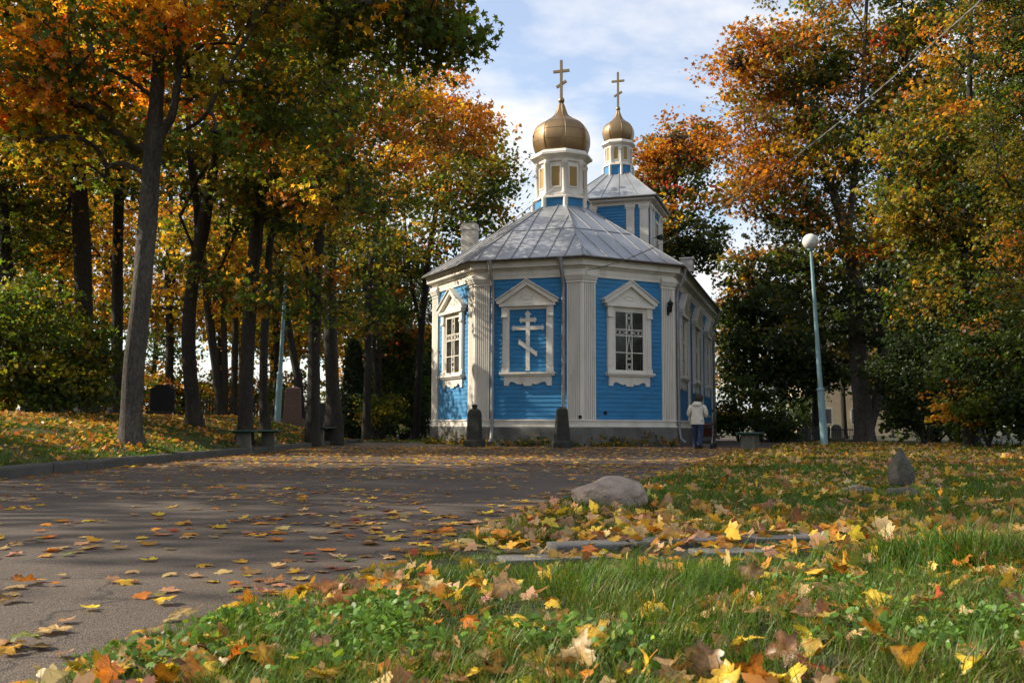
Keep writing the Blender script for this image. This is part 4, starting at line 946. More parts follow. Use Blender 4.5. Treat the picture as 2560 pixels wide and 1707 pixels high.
# right-hand trees
GR = 'maples on the right of the church'
make_tree('maple_tree', 'big forked maple right of the lamp post, orange on top and green inside', 'tree', GR, 36.0,
    [[(2162, 1102, 27), (2160, 1070, 23), (2150, 940, 21.5), (2142, 820, 20), (2136, 700, 18), (2118, 600, 15), (2090, 500, 12), (2060, 420, 10), (2020, 320, 8), (1980, 220, 5)],
     [(2170, 1080, 15), (2200, 960, 12, .3), (2206, 840, 11, .5), (2200, 700, 9, .6), (2215, 520, 7, .5), (2250, 320, 5, .3), (2270, 100, 4)],
     [(2120, 610, 9), (2132, 480, 8, -.3), (2150, 330, 7, -.5), (2160, 150, 5, -.6), (2170, -60, 4)],
     [(2060, 420, 6), (1990, 400, 5, -.5), (1920, 370, 4, -.8), (1860, 330, 3)]],
    [(1890, 165, 125, 115, 2.6, 54, 'rust', 0), (2015, 180, 150, 140, 2.8, 50, 'mix', 0), (1920, 330, 130, 120, 2.6, 42, 'rust', 0), (1990, 430, 150, 130, 2.8, 52, 'mix', 0), (1890, 480, 95, 80, 2.0, 24, 'rust', 0), (2120, 330, 180, 200, 3.2, 84, 'green', .6), (2180, 80, 200, 150, 3.2, 70, 'mix', .4), (2050, 620, 170, 110, 2.6, 46, 'mix', 0), (1990, 540, 110, 70, 2.0, 20, 'green', 0),
     (2100, -160, 320, 190, 4.0, 70, 'mix', 0), (2330, 60, 170, 180, 3.0, 64, 'green', .8), (2260, 250, 130, 130, 2.4, 40, 'mix', .6), (2060, 780, 170, 110, 2.6, 44, 'dark', .5), (2240, 620, 120, 150, 2.4, 40, 'dark', .8)],
    leaf=0.175, per=66, rad=0.76, T=LEAF10, bark=M_BARK, seed=41, minfrac=0.38)
make_tree('maple_tree', 'yellow and orange maple at right with a dark trunk behind dense shrubs', 'tree', GR, 29.0,
    [[(2430, 1090, 20), (2428, 960, 16), (2424, 800, 15), (2418, 640, 13), (2414, 500, 11), (2420, 350, 9), (2425, 150, 6), (2430, -100, 4)],
     [(2418, 640, 8), (2360, 560, 6, -.4), (2300, 480, 5, -.8), (2250, 430, 3)]],
    [(2330, 350, 165, 120, 2.2, 62, 'ylw', -.5), (2440, 480, 180, 170, 2.8, 76, 'ylw', 0), (2300, 520, 120, 110, 2.0, 36, 'ylw', -.5), (2370, 690, 150, 120, 2.2, 42, 'green', 0), (2480, 140, 180, 160, 2.6, 54, 'ylw', 0), (2440, -120, 240, 150, 3, 36, 'ylw', 0), (2560, 700, 130, 160, 2, 34, 'green', 0)],
    leaf=0.16, per=66, rad=0.68, T=LEAF10, seed=42, minfrac=0.35)
make_tree('birch_tree', 'fine-leaved green and bronze tree hanging in from the right edge', 'tree', GR, 23.0,
    [[(2640, 1100, 17), (2636, 900, 15), (2630, 650, 13), (2624, 400, 11), (2610, 150, 8), (2600, -100, 5)]],
    [(2560, 300, 120, 260, 1.5, 95, 'green', 0), (2590, 660, 100, 170, 1.4, 50, 'mix', 0), (2560, 20, 150, 140, 1.5, 50, 'green', 0)],
    leaf=0.085, per=110, rad=0.5, T=LEAF6, seed=43, minfrac=0.3)
make_tree('maple_tree', 'dark shaded maple crown low behind the right lamp post', 'tree', GR, 50.0,
    [[(1890, 1098, 13), (1890, 1040, 10.5), (1888, 920, 10), (1882, 800, 9), (1880, 700, 7), (1884, 620, 5)], [(2040, 1095, 12), (2044, 960, 10), (2050, 840, 9), (2056, 720, 6)]],
    [(1900, 780, 120, 130, 3.0, 84, 'dark', 0), (1850, 900, 70, 90, 2.0, 32, 'dark', 0), (1960, 930, 110, 90, 2.6, 50, 'dark', 0), (2040, 860, 110, 120, 2.6, 60, 'dark', 0), (1840, 760, 50, 60, 1.5, 14, 'green', 0), (1930, 660, 110, 60, 2.2, 30, 'green', 0)],
    leaf=0.20, per=66, rad=0.85, T=LEAF6, seed=44, minfrac=0.3)
make_tree('maple_tree', 'orange maple standing behind the bell tower, green lower down, with a nest', 'tree', GR, 66.0,
    [[(1668, 1100, 10), (1668, 900, 9), (1672, 700, 8), (1678, 560, 7), (1690, 440, 5), (1700, 340, 3)]],
    [(1690, 370, 105, 80, 3.0, 56, 'rust', 0), (1765, 360, 60, 60, 2.0, 20, 'rust', 0), (1700, 480, 115, 85, 3.0, 50, 'mix', 0), (1640, 420, 60, 80, 2.0, 26, 'rust', 0), (1720, 600, 95, 60, 2.6, 46, 'dark', 0), (1660, 590, 70, 70, 2.0, 30, 'mix', 0), (1760, 640, 45, 40, 1.5, 14, 'dark', 0)],
    leaf=0.25, per=60, rad=1.0, T=LEAF6, seed=45, minfrac=0.3)
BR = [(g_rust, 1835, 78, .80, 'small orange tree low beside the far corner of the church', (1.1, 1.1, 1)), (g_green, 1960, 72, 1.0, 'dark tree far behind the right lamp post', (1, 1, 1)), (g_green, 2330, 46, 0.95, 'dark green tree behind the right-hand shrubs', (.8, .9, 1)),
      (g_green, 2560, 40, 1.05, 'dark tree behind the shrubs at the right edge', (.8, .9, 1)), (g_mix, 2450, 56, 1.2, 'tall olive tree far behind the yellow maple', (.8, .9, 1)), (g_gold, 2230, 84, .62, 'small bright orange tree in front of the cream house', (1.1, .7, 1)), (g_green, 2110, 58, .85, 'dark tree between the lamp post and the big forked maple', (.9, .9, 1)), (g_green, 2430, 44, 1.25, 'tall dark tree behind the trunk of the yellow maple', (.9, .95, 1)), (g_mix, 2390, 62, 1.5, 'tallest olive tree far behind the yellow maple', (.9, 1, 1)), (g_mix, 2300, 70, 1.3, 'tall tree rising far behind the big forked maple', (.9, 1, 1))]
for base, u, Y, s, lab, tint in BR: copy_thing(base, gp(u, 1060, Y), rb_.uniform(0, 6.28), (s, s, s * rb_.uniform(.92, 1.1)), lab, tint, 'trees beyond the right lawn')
def tint(o, c):
    for ch in o.children:
        if ch.name.startswith('crown'): ch.color = (*c, 1)
tint(TREES[0], (1.3, 1.22, 1.05))
for t_ in TREES:
    if t_.get('group') == GR: tint(t_, (.84, .80, .85))
# shrubs
def shrub(name, label, group, Y, u, cr_, seed, leaf=0.10, per=80, rad=0.42, T=LEAF6, tip=0.006):
    b = gp(u, 1060, Y); vb = proj(b)[1]; k = F / Y; rng = np.random.default_rng(seed)
    tr = [[(u + rng.uniform(-8, 8), vb + 3, 0.05 * k), (u + d * 0.4, vb - 0.6 * k, 0.04 * k, rng.uniform(-.3, .3)), (u + d, vb - 1.4 * k, 0.025 * k, rng.uniform(-.5, .5))] for d in (-40, -10, 25, 50)]
    return make_tree(name, label, 'shrub', group, Y, tr, cr_, leaf=leaf, per=per, rad=rad, T=T, seed=seed, minfrac=0.0, tip=tip)
shrub('shrub', 'big leafy green bush at the left edge of the bank', 'shrubs under the left trees', 23, 70, [(60, 830, 190, 140, 2.0, 120, 'bush', 0), (150, 960, 130, 90, 1.5, 50, 'bush', -.3), (20, 980, 110, 80, 1.5, 40, 'bush', -.5), (230, 900, 60, 60, 1, 14, 'bush', 0)], 51, leaf=0.11, per=80, rad=0.45)
shrub('shrub', 'low yellow-green bush behind the flared trunk', 'shrubs under the left trees', 40, 330, [(330, 990, 110, 60, 1.6, 40, 'ylw', 0)], 52, leaf=0.14, per=60, rad=.55)
shrub('shrub', 'rust-red bush in front of the dark conifers beside the church', 'shrubs under the left trees', 48, 1010, [(1010, 900, 80, 110, 2.0, 60, 'dark', 0), (1000, 850, 60, 60, 1.6, 16, 'rust', -.6), (980, 1010, 90, 60, 1.6, 34, 'dark', -.5)], 53, leaf=0.16, per=60, rad=.6)
shrub('shrub', 'low dark green bush at the foot of the twin stems', 'shrubs under the left trees', 42, 950, [(950, 1030, 70, 45, 1.2, 28, 'bush', 0)], 54, leaf=0.13, per=60, rad=.5)
GS = 'tall shrubs along the right lawn'
shrub('shrub', 'tall dark shrub just right of the big forked maple', GS, 33, 2310, [(2310, 930, 120, 150, 2.0, 150, 'deep', 0), (2340, 760, 110, 110, 1.8, 70, 'dark', 0)], 55, leaf=0.11, per=84, rad=.55)
shrub('shrub', 'tall dark shrub with yellowing sprigs near the right edge', GS, 28, 2470, [(2470, 940, 130, 150, 1.8, 160, 'dark', 0), (2420, 1010, 70, 60, 1.2, 20, 'ylw', -.8), (2520, 980, 80, 80, 1, 26, 'ylw', -1.0), (2500, 830, 120, 100, 1.6, 44, 'green', 0)], 56, leaf=0.11, per=84, rad=.5)
shrub('shrub', 'dark shrub cut by the right edge of the picture', GS, 26, 2610, [(2610, 900, 110, 190, 1.8, 100, 'dark', 0), (2560, 1030, 60, 60, 1.2, 20, 'deep', 0)], 57, leaf=0.11, per=80, rad=.5)
shrub('shrub', 'round dark bush beside the far church corner, right of the person', GS, 47, 1850, [(1850, 1020, 70, 75, 1.8, 60, 'dark', 0), (1800, 1060, 45, 40, 1.2, 20, 'green', 0)], 58, leaf=0.15, per=60, rad=.55)
shrub('shrub', 'low dark bush behind the right bench', GS, 44, 1930, [(1930, 1060, 60, 45, 1.4, 34, 'dark', 0)], 59, leaf=0.14, per=60, rad=.5)
sh_bush = shrub('shrub', 'leafy bush behind the picket fence, left of the leaning trunk', 'undergrowth of the left wood', 46, 600, [(600, 990, 90, 85, 2.0, 60, 'ylw', 0), (560, 1030, 70, 50, 1.4, 24, 'bush', 0)], 71, leaf=.15, per=56, rad=.6)
sh_dark = shrub('shrub', 'dark bush filling the gap below the dark maple on the right', 'undergrowth beyond the right lawn', 56, 1985, [(1985, 1040, 80, 60, 2.0, 54, 'dark', 0)], 72, leaf=.16, per=60, rad=.65)
for base, u, Y, s, lab, gq in ((sh_bush, 440, 52, 1.1, 'leafy bush behind the fence, behind the forked trunk', 0), (sh_bush, 250, 48, 1.2, 'leafy bush behind the slim trunk at left', 0), (sh_bush, 700, 54, 1.15, 'leafy bush behind the stele', 0), (sh_bush, 860, 58, 1.1, 'leafy bush low in the gap beside the trunk at the farther bench', 0), (sh_bush, 130, 50, 1.4, 'tall bush behind the thin trunk at far left', 0), (sh_dark, 960, 62, 1.5, 'tall dark bush deep behind the twin stems', 0),
  (sh_dark, 2330, 42, 1.5, 'dark bush behind the tall shrub beside the forked maple', 1), (sh_dark, 2430, 40, 1.7, 'dark bush behind the trunk of the yellow maple', 1), (sh_dark, 2540, 38, 1.7, 'dark bush behind the shrubs at the right edge', 1), (sh_dark, 2390, 52, 2.2, 'tall dark bush far behind the right shrubs', 1)):
    copy_thing(base, gp(u, 1060, Y), (u * 7) % 6, (s, s, s * 1.1), lab, None, 'undergrowth beyond the right lawn' if gq else 'undergrowth of the left wood')
# conifers beside the church
def conifer(label, Y, u, h, w, seed, n=900):
    rng = np.random.default_rng(seed); b = gp(u, 1060, Y); root = empty('conifer', b, 0, label, 'conifer', 'dark conifers left of the church')
    m = MB(); m.tube([(0, 0, -.1), (0.02, 0, h * .5), (0, 0.02, h * .95)], [0.12, 0.08, 0.015], 8); fast_build(m, 'trunk', M_BARKD, root)
    f = rng.random(n) ** 0.8; a = rng.uniform(0, 6.28, n); rr = w * (1 - f) ** 0.7 * np.minimum(1, .55 + f * 6) * rng.uniform(.55, 1.05, n)
    c = np.stack([rr * np.cos(a), rr * np.sin(a), .15 + f * h * .97], -1); per = 26
    p = np.repeat(c, per, 0) + rng.normal(size=(n * per, 3)) * np.array([.12, .12, .22])
    nr = np.stack([np.cos(np.repeat(a, per)), np.sin(np.repeat(a, per)), np.full(n * per, .3)], -1) + rng.normal(size=(n * per, 3)) * .5
    cl = np.repeat(pick_cols('deep', rng.random(n), rng), per, 0) * rng.uniform(.6, 1.3, (n * per, 1))
    npobj('crown', leaf_mesh('crown', p, nr, rng.uniform(.10, .2, n * per), cl, LEAF4, rng, M_LEAF, tang=np.tile([[0, 1., 0.2]], (n * per, 1))), root)
    return root
conifer('narrow dark conifer right of the trunk by the farther bench', 46, 882, 4.4, .75, 61)
conifer('broad dark spruce left of the church', 60, 985, 8.5, 2.2, 62, 1300)
conifer('small dark spruce between the twin stems and the church corner', 54, 1060, 6.0, 1.5, 63, 1000)
# crow nests in the tops
def nest(label, u, v, Y, r):
    rng = random.Random(int(u)); m = MB(); p = P(u, v, Y)
    for k in range(90):
        a, b = rng.uniform(0, 6.28), rng.uniform(-1, 1); q_ = Vector((math.cos(a) * r * rng.uniform(.4, 1), math.sin(a) * r * rng.uniform(.4, 1), b * r * .5))
        d = Vector((rng.uniform(-1, 1), rng.uniform(-1, 1), rng.uniform(-.5, .5))).normalized() * r * .7; m.tube([q_ - d, q_ + d], 0.018, 3)
    o = fast_build(m, 'nest', M_BARKD, None); o.location = p; tag(o, label, 'nest', 'crow nests in the treetops')
nest('dark crow nest highest in the orange maple top', 1923, 122, 35, .42); nest('dark crow nest lower and left in the orange maple top', 1848, 160, 35, .40); nest('dark crow nest in the orange tree behind the bell tower', 1690, 347, 64, .6)
# trees of the same wood outside the frame on the left, which throw the shade on the path
for u_, Y, rz, s, lab in ((-1500, 14.5, 2.2, 1.1, 'b'), (-420, 31, 3, 1.15, 'c'), (-2600, 11, .5, 1.1, 'e'), (-330, 40, 2, 1.2, 'f'), (-2100, 15, 5.2, 1.2, 'g')):
    copy_thing((g_mix, g_green, g_rust)[int(Y * 7) % 3], gp(u_, 1060, Y), rz, s, 'maple of the left wood standing outside the picture on the left', None, 'maples outside the picture on the left')
# ---------------------------------------------------------------- lawn, ground cover and fallen leaves
rg = np.random.default_rng(77)
def in_slab(x, y):
    m = np.zeros(len(x), bool)
    for p, d, Ln, wd in SLABS:
        t = (x - p.x) * d.x + (y - p.y) * d.y; n_ = -(x - p.x) * d.y + (y - p.y) * d.x
        m |= (t > -0.02) & (t < Ln) & (np.abs(n_) < wd / 2 - 0.015)
    return m
def scatter(dens_fn, y0, y1, side, st=0.5):
    """sample points of the right lawn or left bank in depth strips with dens_fn(d) per square metre"""
    X, Y_ = [], []
    y = y0
    while y < y1:
        if side == 'R': a, b = float(xb(y)) - 0.05, 0.58 * y + 2.4
        elif side == 'L': a, b = -0.58 * y - 2.0, float(kerb_x(y)) - 0.15
        else: a, b = max(float(kerb_x(y)), -0.58 * y - 2.4), min(float(xb(y)), 0.58 * y + 2.4)
        if b > a:
            n = rg.poisson(dens_fn(y) * (b - a) * st); xx = rg.uniform(a, b, n); yy = y + rg.uniform(0, st, n); X.append(xx); Y_.append(yy)
        y += st
    return np.concatenate(X), np.concatenate(Y_)
# grass blades
xr, yr = scatter(lambda d: 6500 if d < 3.6 else 4200 if d < 6 else 2300 if d < 10 else 1000 if d < 18 else 380, 1.5, 37, 'R', 0.25)
xl, yl = scatter(lambda d: 1100 if d < 20 else 330, 10, 38, 'L', 0.5)
ex = rg.uniform(-6.0, -2.6, 4000); ey = rg.uniform(38.6, 46, 4000)
gx = np.concatenate([xr, xl, ex]); gy = np.concatenate([yr, yl, ey])
keep = ~in_slab(gx, gy); keep &= (gx < xb(gy)) | (gx > xb(gy) - 0.02 + 0.10 * (vnoise(gx, gy, 0.22, 31) - 0.35)) | (gx < -2.5)
pn = vnoise(gx, gy, 0.45, 11) * 0.6 + vnoise(gx, gy, 0.13, 12) * 0.4
keep &= rg.random(len(gx)) < (0.35 + 1.0 * smooth((pn - 0.28) / 0.3))
gx, gy, pn = gx[keep], gy[keep], pn[keep]; n = len(gx); gd = np.hypot(gx, gy)
h = (0.040 + 0.090 * pn) * rg.uniform(0.5, 1.35, n) * np.where(gd < 6, 0.95, 0.8) * np.where(gx < -5, 0.75, 1)
tq = G(2360, 1420, 0); tuft = np.exp(-(((gx - tq.x - .05) / 0.55) ** 2 + ((gy - tq.y) / 0.45) ** 2)); h *= 1 + 1.25 * tuft
for (u_, v_, rr, am) in ((1560, 1290, .35, .9), (1700, 1500, .22, .8), (1330, 1500, .3, .4), (1990, 1560, .25, .6), (2100, 1300, .5, .5)):
    q_ = G(u_, v_, 0); h *= 1 + am * np.exp(-((gx - q_.x) ** 2 + (gy - q_.y) ** 2) / rr ** 2)
h *= np.where(rg.random(n) < 0.02, 1.8, 1)
for p, d, Ln, wd in SLABS:
    t_ = (gx - p.x) * d.x + (gy - p.y) * d.y; n_ = np.abs(-(gx - p.x) * d.y + (gy - p.y) * d.x); h *= np.where((t_ > -.1) & (t_ < Ln + .1), .42 + .58 * smooth((n_ - wd / 2) / .36), 1)
w = np.maximum(0.0017, 0.00050 * gd) * rg.uniform(0.7, 1.4, n)
clump = 6.28 * vnoise(gx, gy, 0.16, 15) * 1.6; az = clump + rg.normal(0, 0.9, n); bend = rg.uniform(0.25, 1.15, n)
z0 = gz(gx, gy) - 0.008
dx_, dy_ = np.cos(az), np.sin(az); sx, sy = -np.sin(az + rg.normal(0, .6, n)), np.cos(az)
B = np.zeros((n, 5, 3), np.float32)
for k, (f, ww) in enumerate(((0, 1), (0, -1), (0.55, -0.75), (0.55, 0.75), (1, 0))):
    out_ = h * bend * (f ** 1.9); up_ = h * (f - 0.28 * bend * f * f)
    B[:, k, 0] = gx + dx_ * out_ + sx * w * ww; B[:, k, 1] = gy + dy_ * out_ + sy * w * ww; B[:, k, 2] = z0 + up_
gcol = np.array([(.070, .138, .014)]) * rg.normal(1, .22, (n, 1)).clip(.5, 1.7) * np.concatenate([1 + .5 * (vnoise(gx, gy, .9, 17)[:, None] - .4), np.ones((n, 1)), np.ones((n, 1))], 1)
dry = rg.random(n) < 0.07 + 0.16 * (vnoise(gx, gy, .5, 18) > .66); ylg = rg.random(n) < .3; gcol[ylg] *= np.array([1.7, 1.2, .9]); gcol[dry] = np.array((.20, .16, .06)) * rg.uniform(.6, 1.3, (dry.sum(), 1))
fr_ = (np.arange(n) * 5)[:, None] + np.array([[0, 1, 2, 3, 3, 2, 4]])
me = npmesh('grass', B.reshape(-1, 3), fr_.ravel(), np.tile([4, 3], n), M_GRASS, np.repeat(gcol, 5, 0).clip(.003, .6))
tag(npobj('grass', me), kind='stuff')
# broad-leaved weeds among the nearest grass
wx, wy = scatter(lambda d: 4600, 1.7, 4.1, 'R', 0.2); wn = vnoise(wx, wy, 0.20, 41) * .7 + vnoise(wx, wy, .6, 42) * .3
amp = np.zeros(len(wx))
for (u_, v_, rr) in ((330, 1660, .22), (560, 1560, .22), (760, 1540, .2), (1000, 1560, .24), (900, 1640, .25), (1330, 1640, .17), (1250, 1600, .15), (1480, 1650, .15), (2330, 1600, .22), (2450, 1560, .2), (1980, 1420, .2), (2050, 1480, .15)):
    q_ = G(u_, v_, .03); amp = np.maximum(amp, np.exp(-((wx - q_.x) ** 2 + (wy - q_.y) ** 2) / rr ** 2))
kp = (rg.random(len(wx)) < 0.95 * amp * smooth((wn - .3) / .2)) & (wx > xb(wy) - .02)
wx, wy = wx[kp], wy[kp]; n = len(wx)
ov = np.array([(0, .5, -.05), (.22, .25, .03), (.27, 0, .02), (.16, -.3, .02), (0, -.45, 0), (-.16, -.3, .02), (-.27, 0, .02), (-.22, .25, .03)], np.float32)
wz = gz(wx, wy) + 0.012 + 0.070 * rg.random(n)
nr = rg.normal(size=(n, 3)) * .7 + np.array([-.1, -.25, .8]); wc = np.array([(.095, .185, .026)]) * rg.normal(1, .25, (n, 1)).clip(.5, 1.7); wc[rg.random(n) < .12] *= np.array([1.7, 1.25, .8])
wp = np.stack([wx, wy, wz], -1); ws = rg.uniform(.014, .040, n)
vA, cA, K = leaf_arrays(wp, nr, ws, wc, ov, rg)
# their stems
st = np.zeros((n, 3, 3)); g0 = gz(wx, wy)
st[:, 0] = np.stack([wx + rg.normal(0, .01, n), wy + rg.normal(0, .01, n), g0], -1); st[:, 1] = st[:, 0] + np.array([.0022, 0, 0]); st[:, 2] = wp
vv = np.concatenate([vA, st.reshape(-1, 3)]); cc = np.concatenate([cA, np.repeat(wc * .8, 3, 0)])
me = npmesh('ground_cover', vv, np.arange(len(vv)), np.concatenate([np.full(n, K), np.full(n, 3)]), M_GRASS, cc.clip(.003, .6)); tag(npobj('ground_cover', me), kind='stuff')
# weeds along the church plinth
def plinth_weeds():
    pos = []
    for p, q_ in ((A_, B_), (B_, C_), (C_, D_)):
        M, ln = frame(p, q_)
        for k in range(80):
            a = rg.uniform(0, ln); b = 0.12 + abs(rg.normal(0, .16)); hh = abs(rg.normal(0, .13)) * (0.4 + vnoise(a * 1.0, ln, .5, 55) * 1.2)
            x, y_, _ = M(a, b, 0); pos.append((CHX + x * math.cos(TH) - y_ * math.sin(TH), CHY + x * math.sin(TH) + y_ * math.cos(TH), hh))
    pos = np.repeat(np.array(pos), 5, 0); pos = pos + rg.normal(size=pos.shape) * .05; pos[:, 2] = np.abs(pos[:, 2]); m = len(pos)
    cl = pick_cols('bush', rg.random(m), rg); o2 = rg.random(m) < .3; cl[o2] = pick_cols('rust', rg.random(o2.sum()), rg)
    tag(npobj('ground_cover', leaf_mesh('ground_cover', pos, rg.normal(size=(m, 3)) + np.array([0, -.5, .5]), rg.uniform(.05, .12, m), cl, LEAF6, rg, M_GRASS)), kind='stuff')
plinth_weeds()

# fallen leaves: positions first
HALF = [(0, 0), (.08, -.06), (.20, -.09), (.35, -.13), (.36, -.03), (.31, .06), (.38, .10), (.48, .13), (.60, .26), (.52, .31), (.53, .40), (.43, .43), (.33, .43), (.25, .41), (.25, .52), (.30, .58), (.26, .68), (.17, .72), (.13, .83), (.05, .93), (0, 1.0)]
FC = dict(yellow=(.66, .41, .04), golden=(.55, .30, .035), tan=(.50, .32, .13), orange=(.55, .20, .022), brown=(.27, .135, .055), red=(.38, .06, .02), pink=(.45, .22, .12), green=(.20, .23, .05))
FN = list(FC); FCA = np.array([FC[k] for k in FN])
def litter(x, y, kind, w, thin=1.0):
    n = len(x); ci = rg.choice(len(FN), n, p=np.array(w) / sum(w))
    z = gz(x, y) if kind != 'asphalt' else np.zeros(n)
    if kind == 'asphalt': nr = rg.normal(size=(n, 3)) * np.array([.10, .10, 0]) + np.array([0, 0, 1]); z = z + .008
    else:
        nr = rg.normal(size=(n, 3)) * np.array([.40, .40, .1]) + np.array([0, 0, .8]); z = z + rg.uniform(.006, .045, n)
        up = rg.random(n) < .08; nr[up] = rg.normal(size=(up.sum(), 3)) * np.array([1, 1, .25]) + np.array([0, -.35, .2]); z[up] += .025
    return dict(x=x, y=y, z=z, n=nr, c=ci, s=rg.uniform(.058, .114, n) * np.where(y < 5, .86, 1) * np.where(rg.random(n) < .25, .7, 1), k=np.full(n, ['asphalt', 'lawn', 'bank'].index(kind)))
sets = []
x, y = scatter(lambda d: 190 if d < 8 else 150 if d < 16 else 130, 1.6, 36, 'R', .5)
pn = vnoise(x, y, 1.1, 61) * .55 + vnoise(x, y, .35, 62) * .45; kp = rg.random(len(x)) < .15 + .85 * smooth((pn - .36) / .3); kp &= rg.random(len(x)) < np.where(y < 5, .95, .85)
x, y = x[kp], y[kp]; sets.append(litter(x, y, 'lawn', (22, 22, 26, 16, 14, 1.5, 8, 2)))
x, y = scatter(lambda d: 95 if d < 22 else 80, 10, 40, 'L', .5)
pn = vnoise(x, y, 1.4, 63) * .6 + vnoise(x, y, .4, 64) * .4; kp = rg.random(len(x)) < .12 + .88 * smooth((pn - .38) / .25) * np.clip((-6.5 - x) / 1.2 + .25, .2, 1)
x, y = x[kp], y[kp]; sets.append(litter(x, y, 'bank', (14, 28, 12, 26, 16, 4, 3, 1)))
x, y = scatter(lambda d: 75, 1.6, 31.5, 'P', .5)
de = np.minimum(xb(y) - x, 99); dk = x - kerb_x(y)
pn = vnoise(x, y, 1.6, 65) * .55 + vnoise(x, y, .5, 66) * .45
prb = 2.1 * (.025 + .20 * smooth((pn - .45) / .3) + .6 * np.exp(-de / .25) + .5 * np.exp(-dk / .2) + .10 * smooth((y - 10) / 8))
kp = (rg.random(len(x)) < prb) & (x > kerb_x(y) + .03); x, y = x[kp], y[kp]; sets.append(litter(x, y, 'asphalt', (13, 20, 32, 13, 16, 1.5, 13, 1)))
# leaves on the slabs
lx, ly = [], []
for p, d, Ln, wd in SLABS:
    m = 24; t = rg.uniform(0, Ln, m); b = rg.uniform(-wd / 2, wd / 2, m); lx += list(p.x + d.x * t - d.y * b); ly += list(p.y + d.y * t + d.x * b)
sets.append(litter(np.array(lx), np.array(ly), 'lawn', (20, 18, 30, 14, 10, 5, 10, 3)))
LT = {k: np.concatenate([s_[k] for s_ in sets]) for k in sets[0]}
# keep them off the boulder
bq = G(1534, 1278, 0.0); ok = np.hypot((LT['x'] - bq.x) / .33, (LT['y'] - bq.y - .18) / .26) > 1
LT = {k: v[ok] for k, v in LT.items()}
pp = np.stack([LT['x'], LT['y'], LT['z']], -1); cw = np.array(cf[:]); dd = (pp - np.array(CAM[:])) @ cw
uu = 1280 + F * ((pp - np.array(CAM[:])) @ np.array(cr[:])) / dd; vv_ = 853.5 - F * ((pp - np.array(CAM[:])) @ np.array(cu[:])) / dd
inn = (uu > 5) & (uu < 2555) & (vv_ > 0) & (vv_ < 1700) & (dd > .5)
score = np.where(inn, LT['s'] / dd, -1); order = np.argsort(-score); solo = order[:300]; rest = np.setdiff1d(np.arange(len(dd)), solo)
ccol = FCA[LT['c']] * rg.normal(1, .16, (len(dd), 1)).clip(.55, 1.4) * np.concatenate([np.ones((len(dd), 1)), rg.normal(1, .1, (len(dd), 1)), np.ones((len(dd), 1))], 1)
close = rest[dd[rest] < 7.5]; near = rest[(dd[rest] >= 7.5) & (dd[rest] < 15)]; far = rest[dd[rest] >= 15]
_o = [(x_, y_ - .4) for x_, y_ in HALF] + [(-x_, y_ - .4) for x_, y_ in HALF[-2:0:-1]]
LEAF40 = np.array([(x_, y_, .30 * x_ * x_ + .22 * y_ * y_ - .03) for x_, y_ in _o], np.float32)
vC, cC, K0 = leaf_arrays(pp[close], LT['n'][close], LT['s'][close], ccol[close], LEAF40, rg, None, (-1.6, 1.8))
vN, cN, K1 = leaf_arrays(pp[near], LT['n'][near], LT['s'][near] * 1.0, ccol[near], LEAF10, rg, None, (-1.3, 1.2))
vF, cF, K2 = leaf_arrays(pp[far], LT['n'][far], LT['s'][far] * 1.15, ccol[far], LEAF6, rg, None, (-1.0, 1.2))
VV = np.concatenate([vC, vN, vF]); me = npmesh('leaf_litter', VV, np.arange(len(VV)), np.concatenate([np.full(len(close), K0), np.full(len(near), K1), np.full(len(far), K2)]), M_LITTER, np.concatenate([cC, cN, cF]).clip(.003, .85))
tag(npobj('leaf_litter', me), kind='stuff')
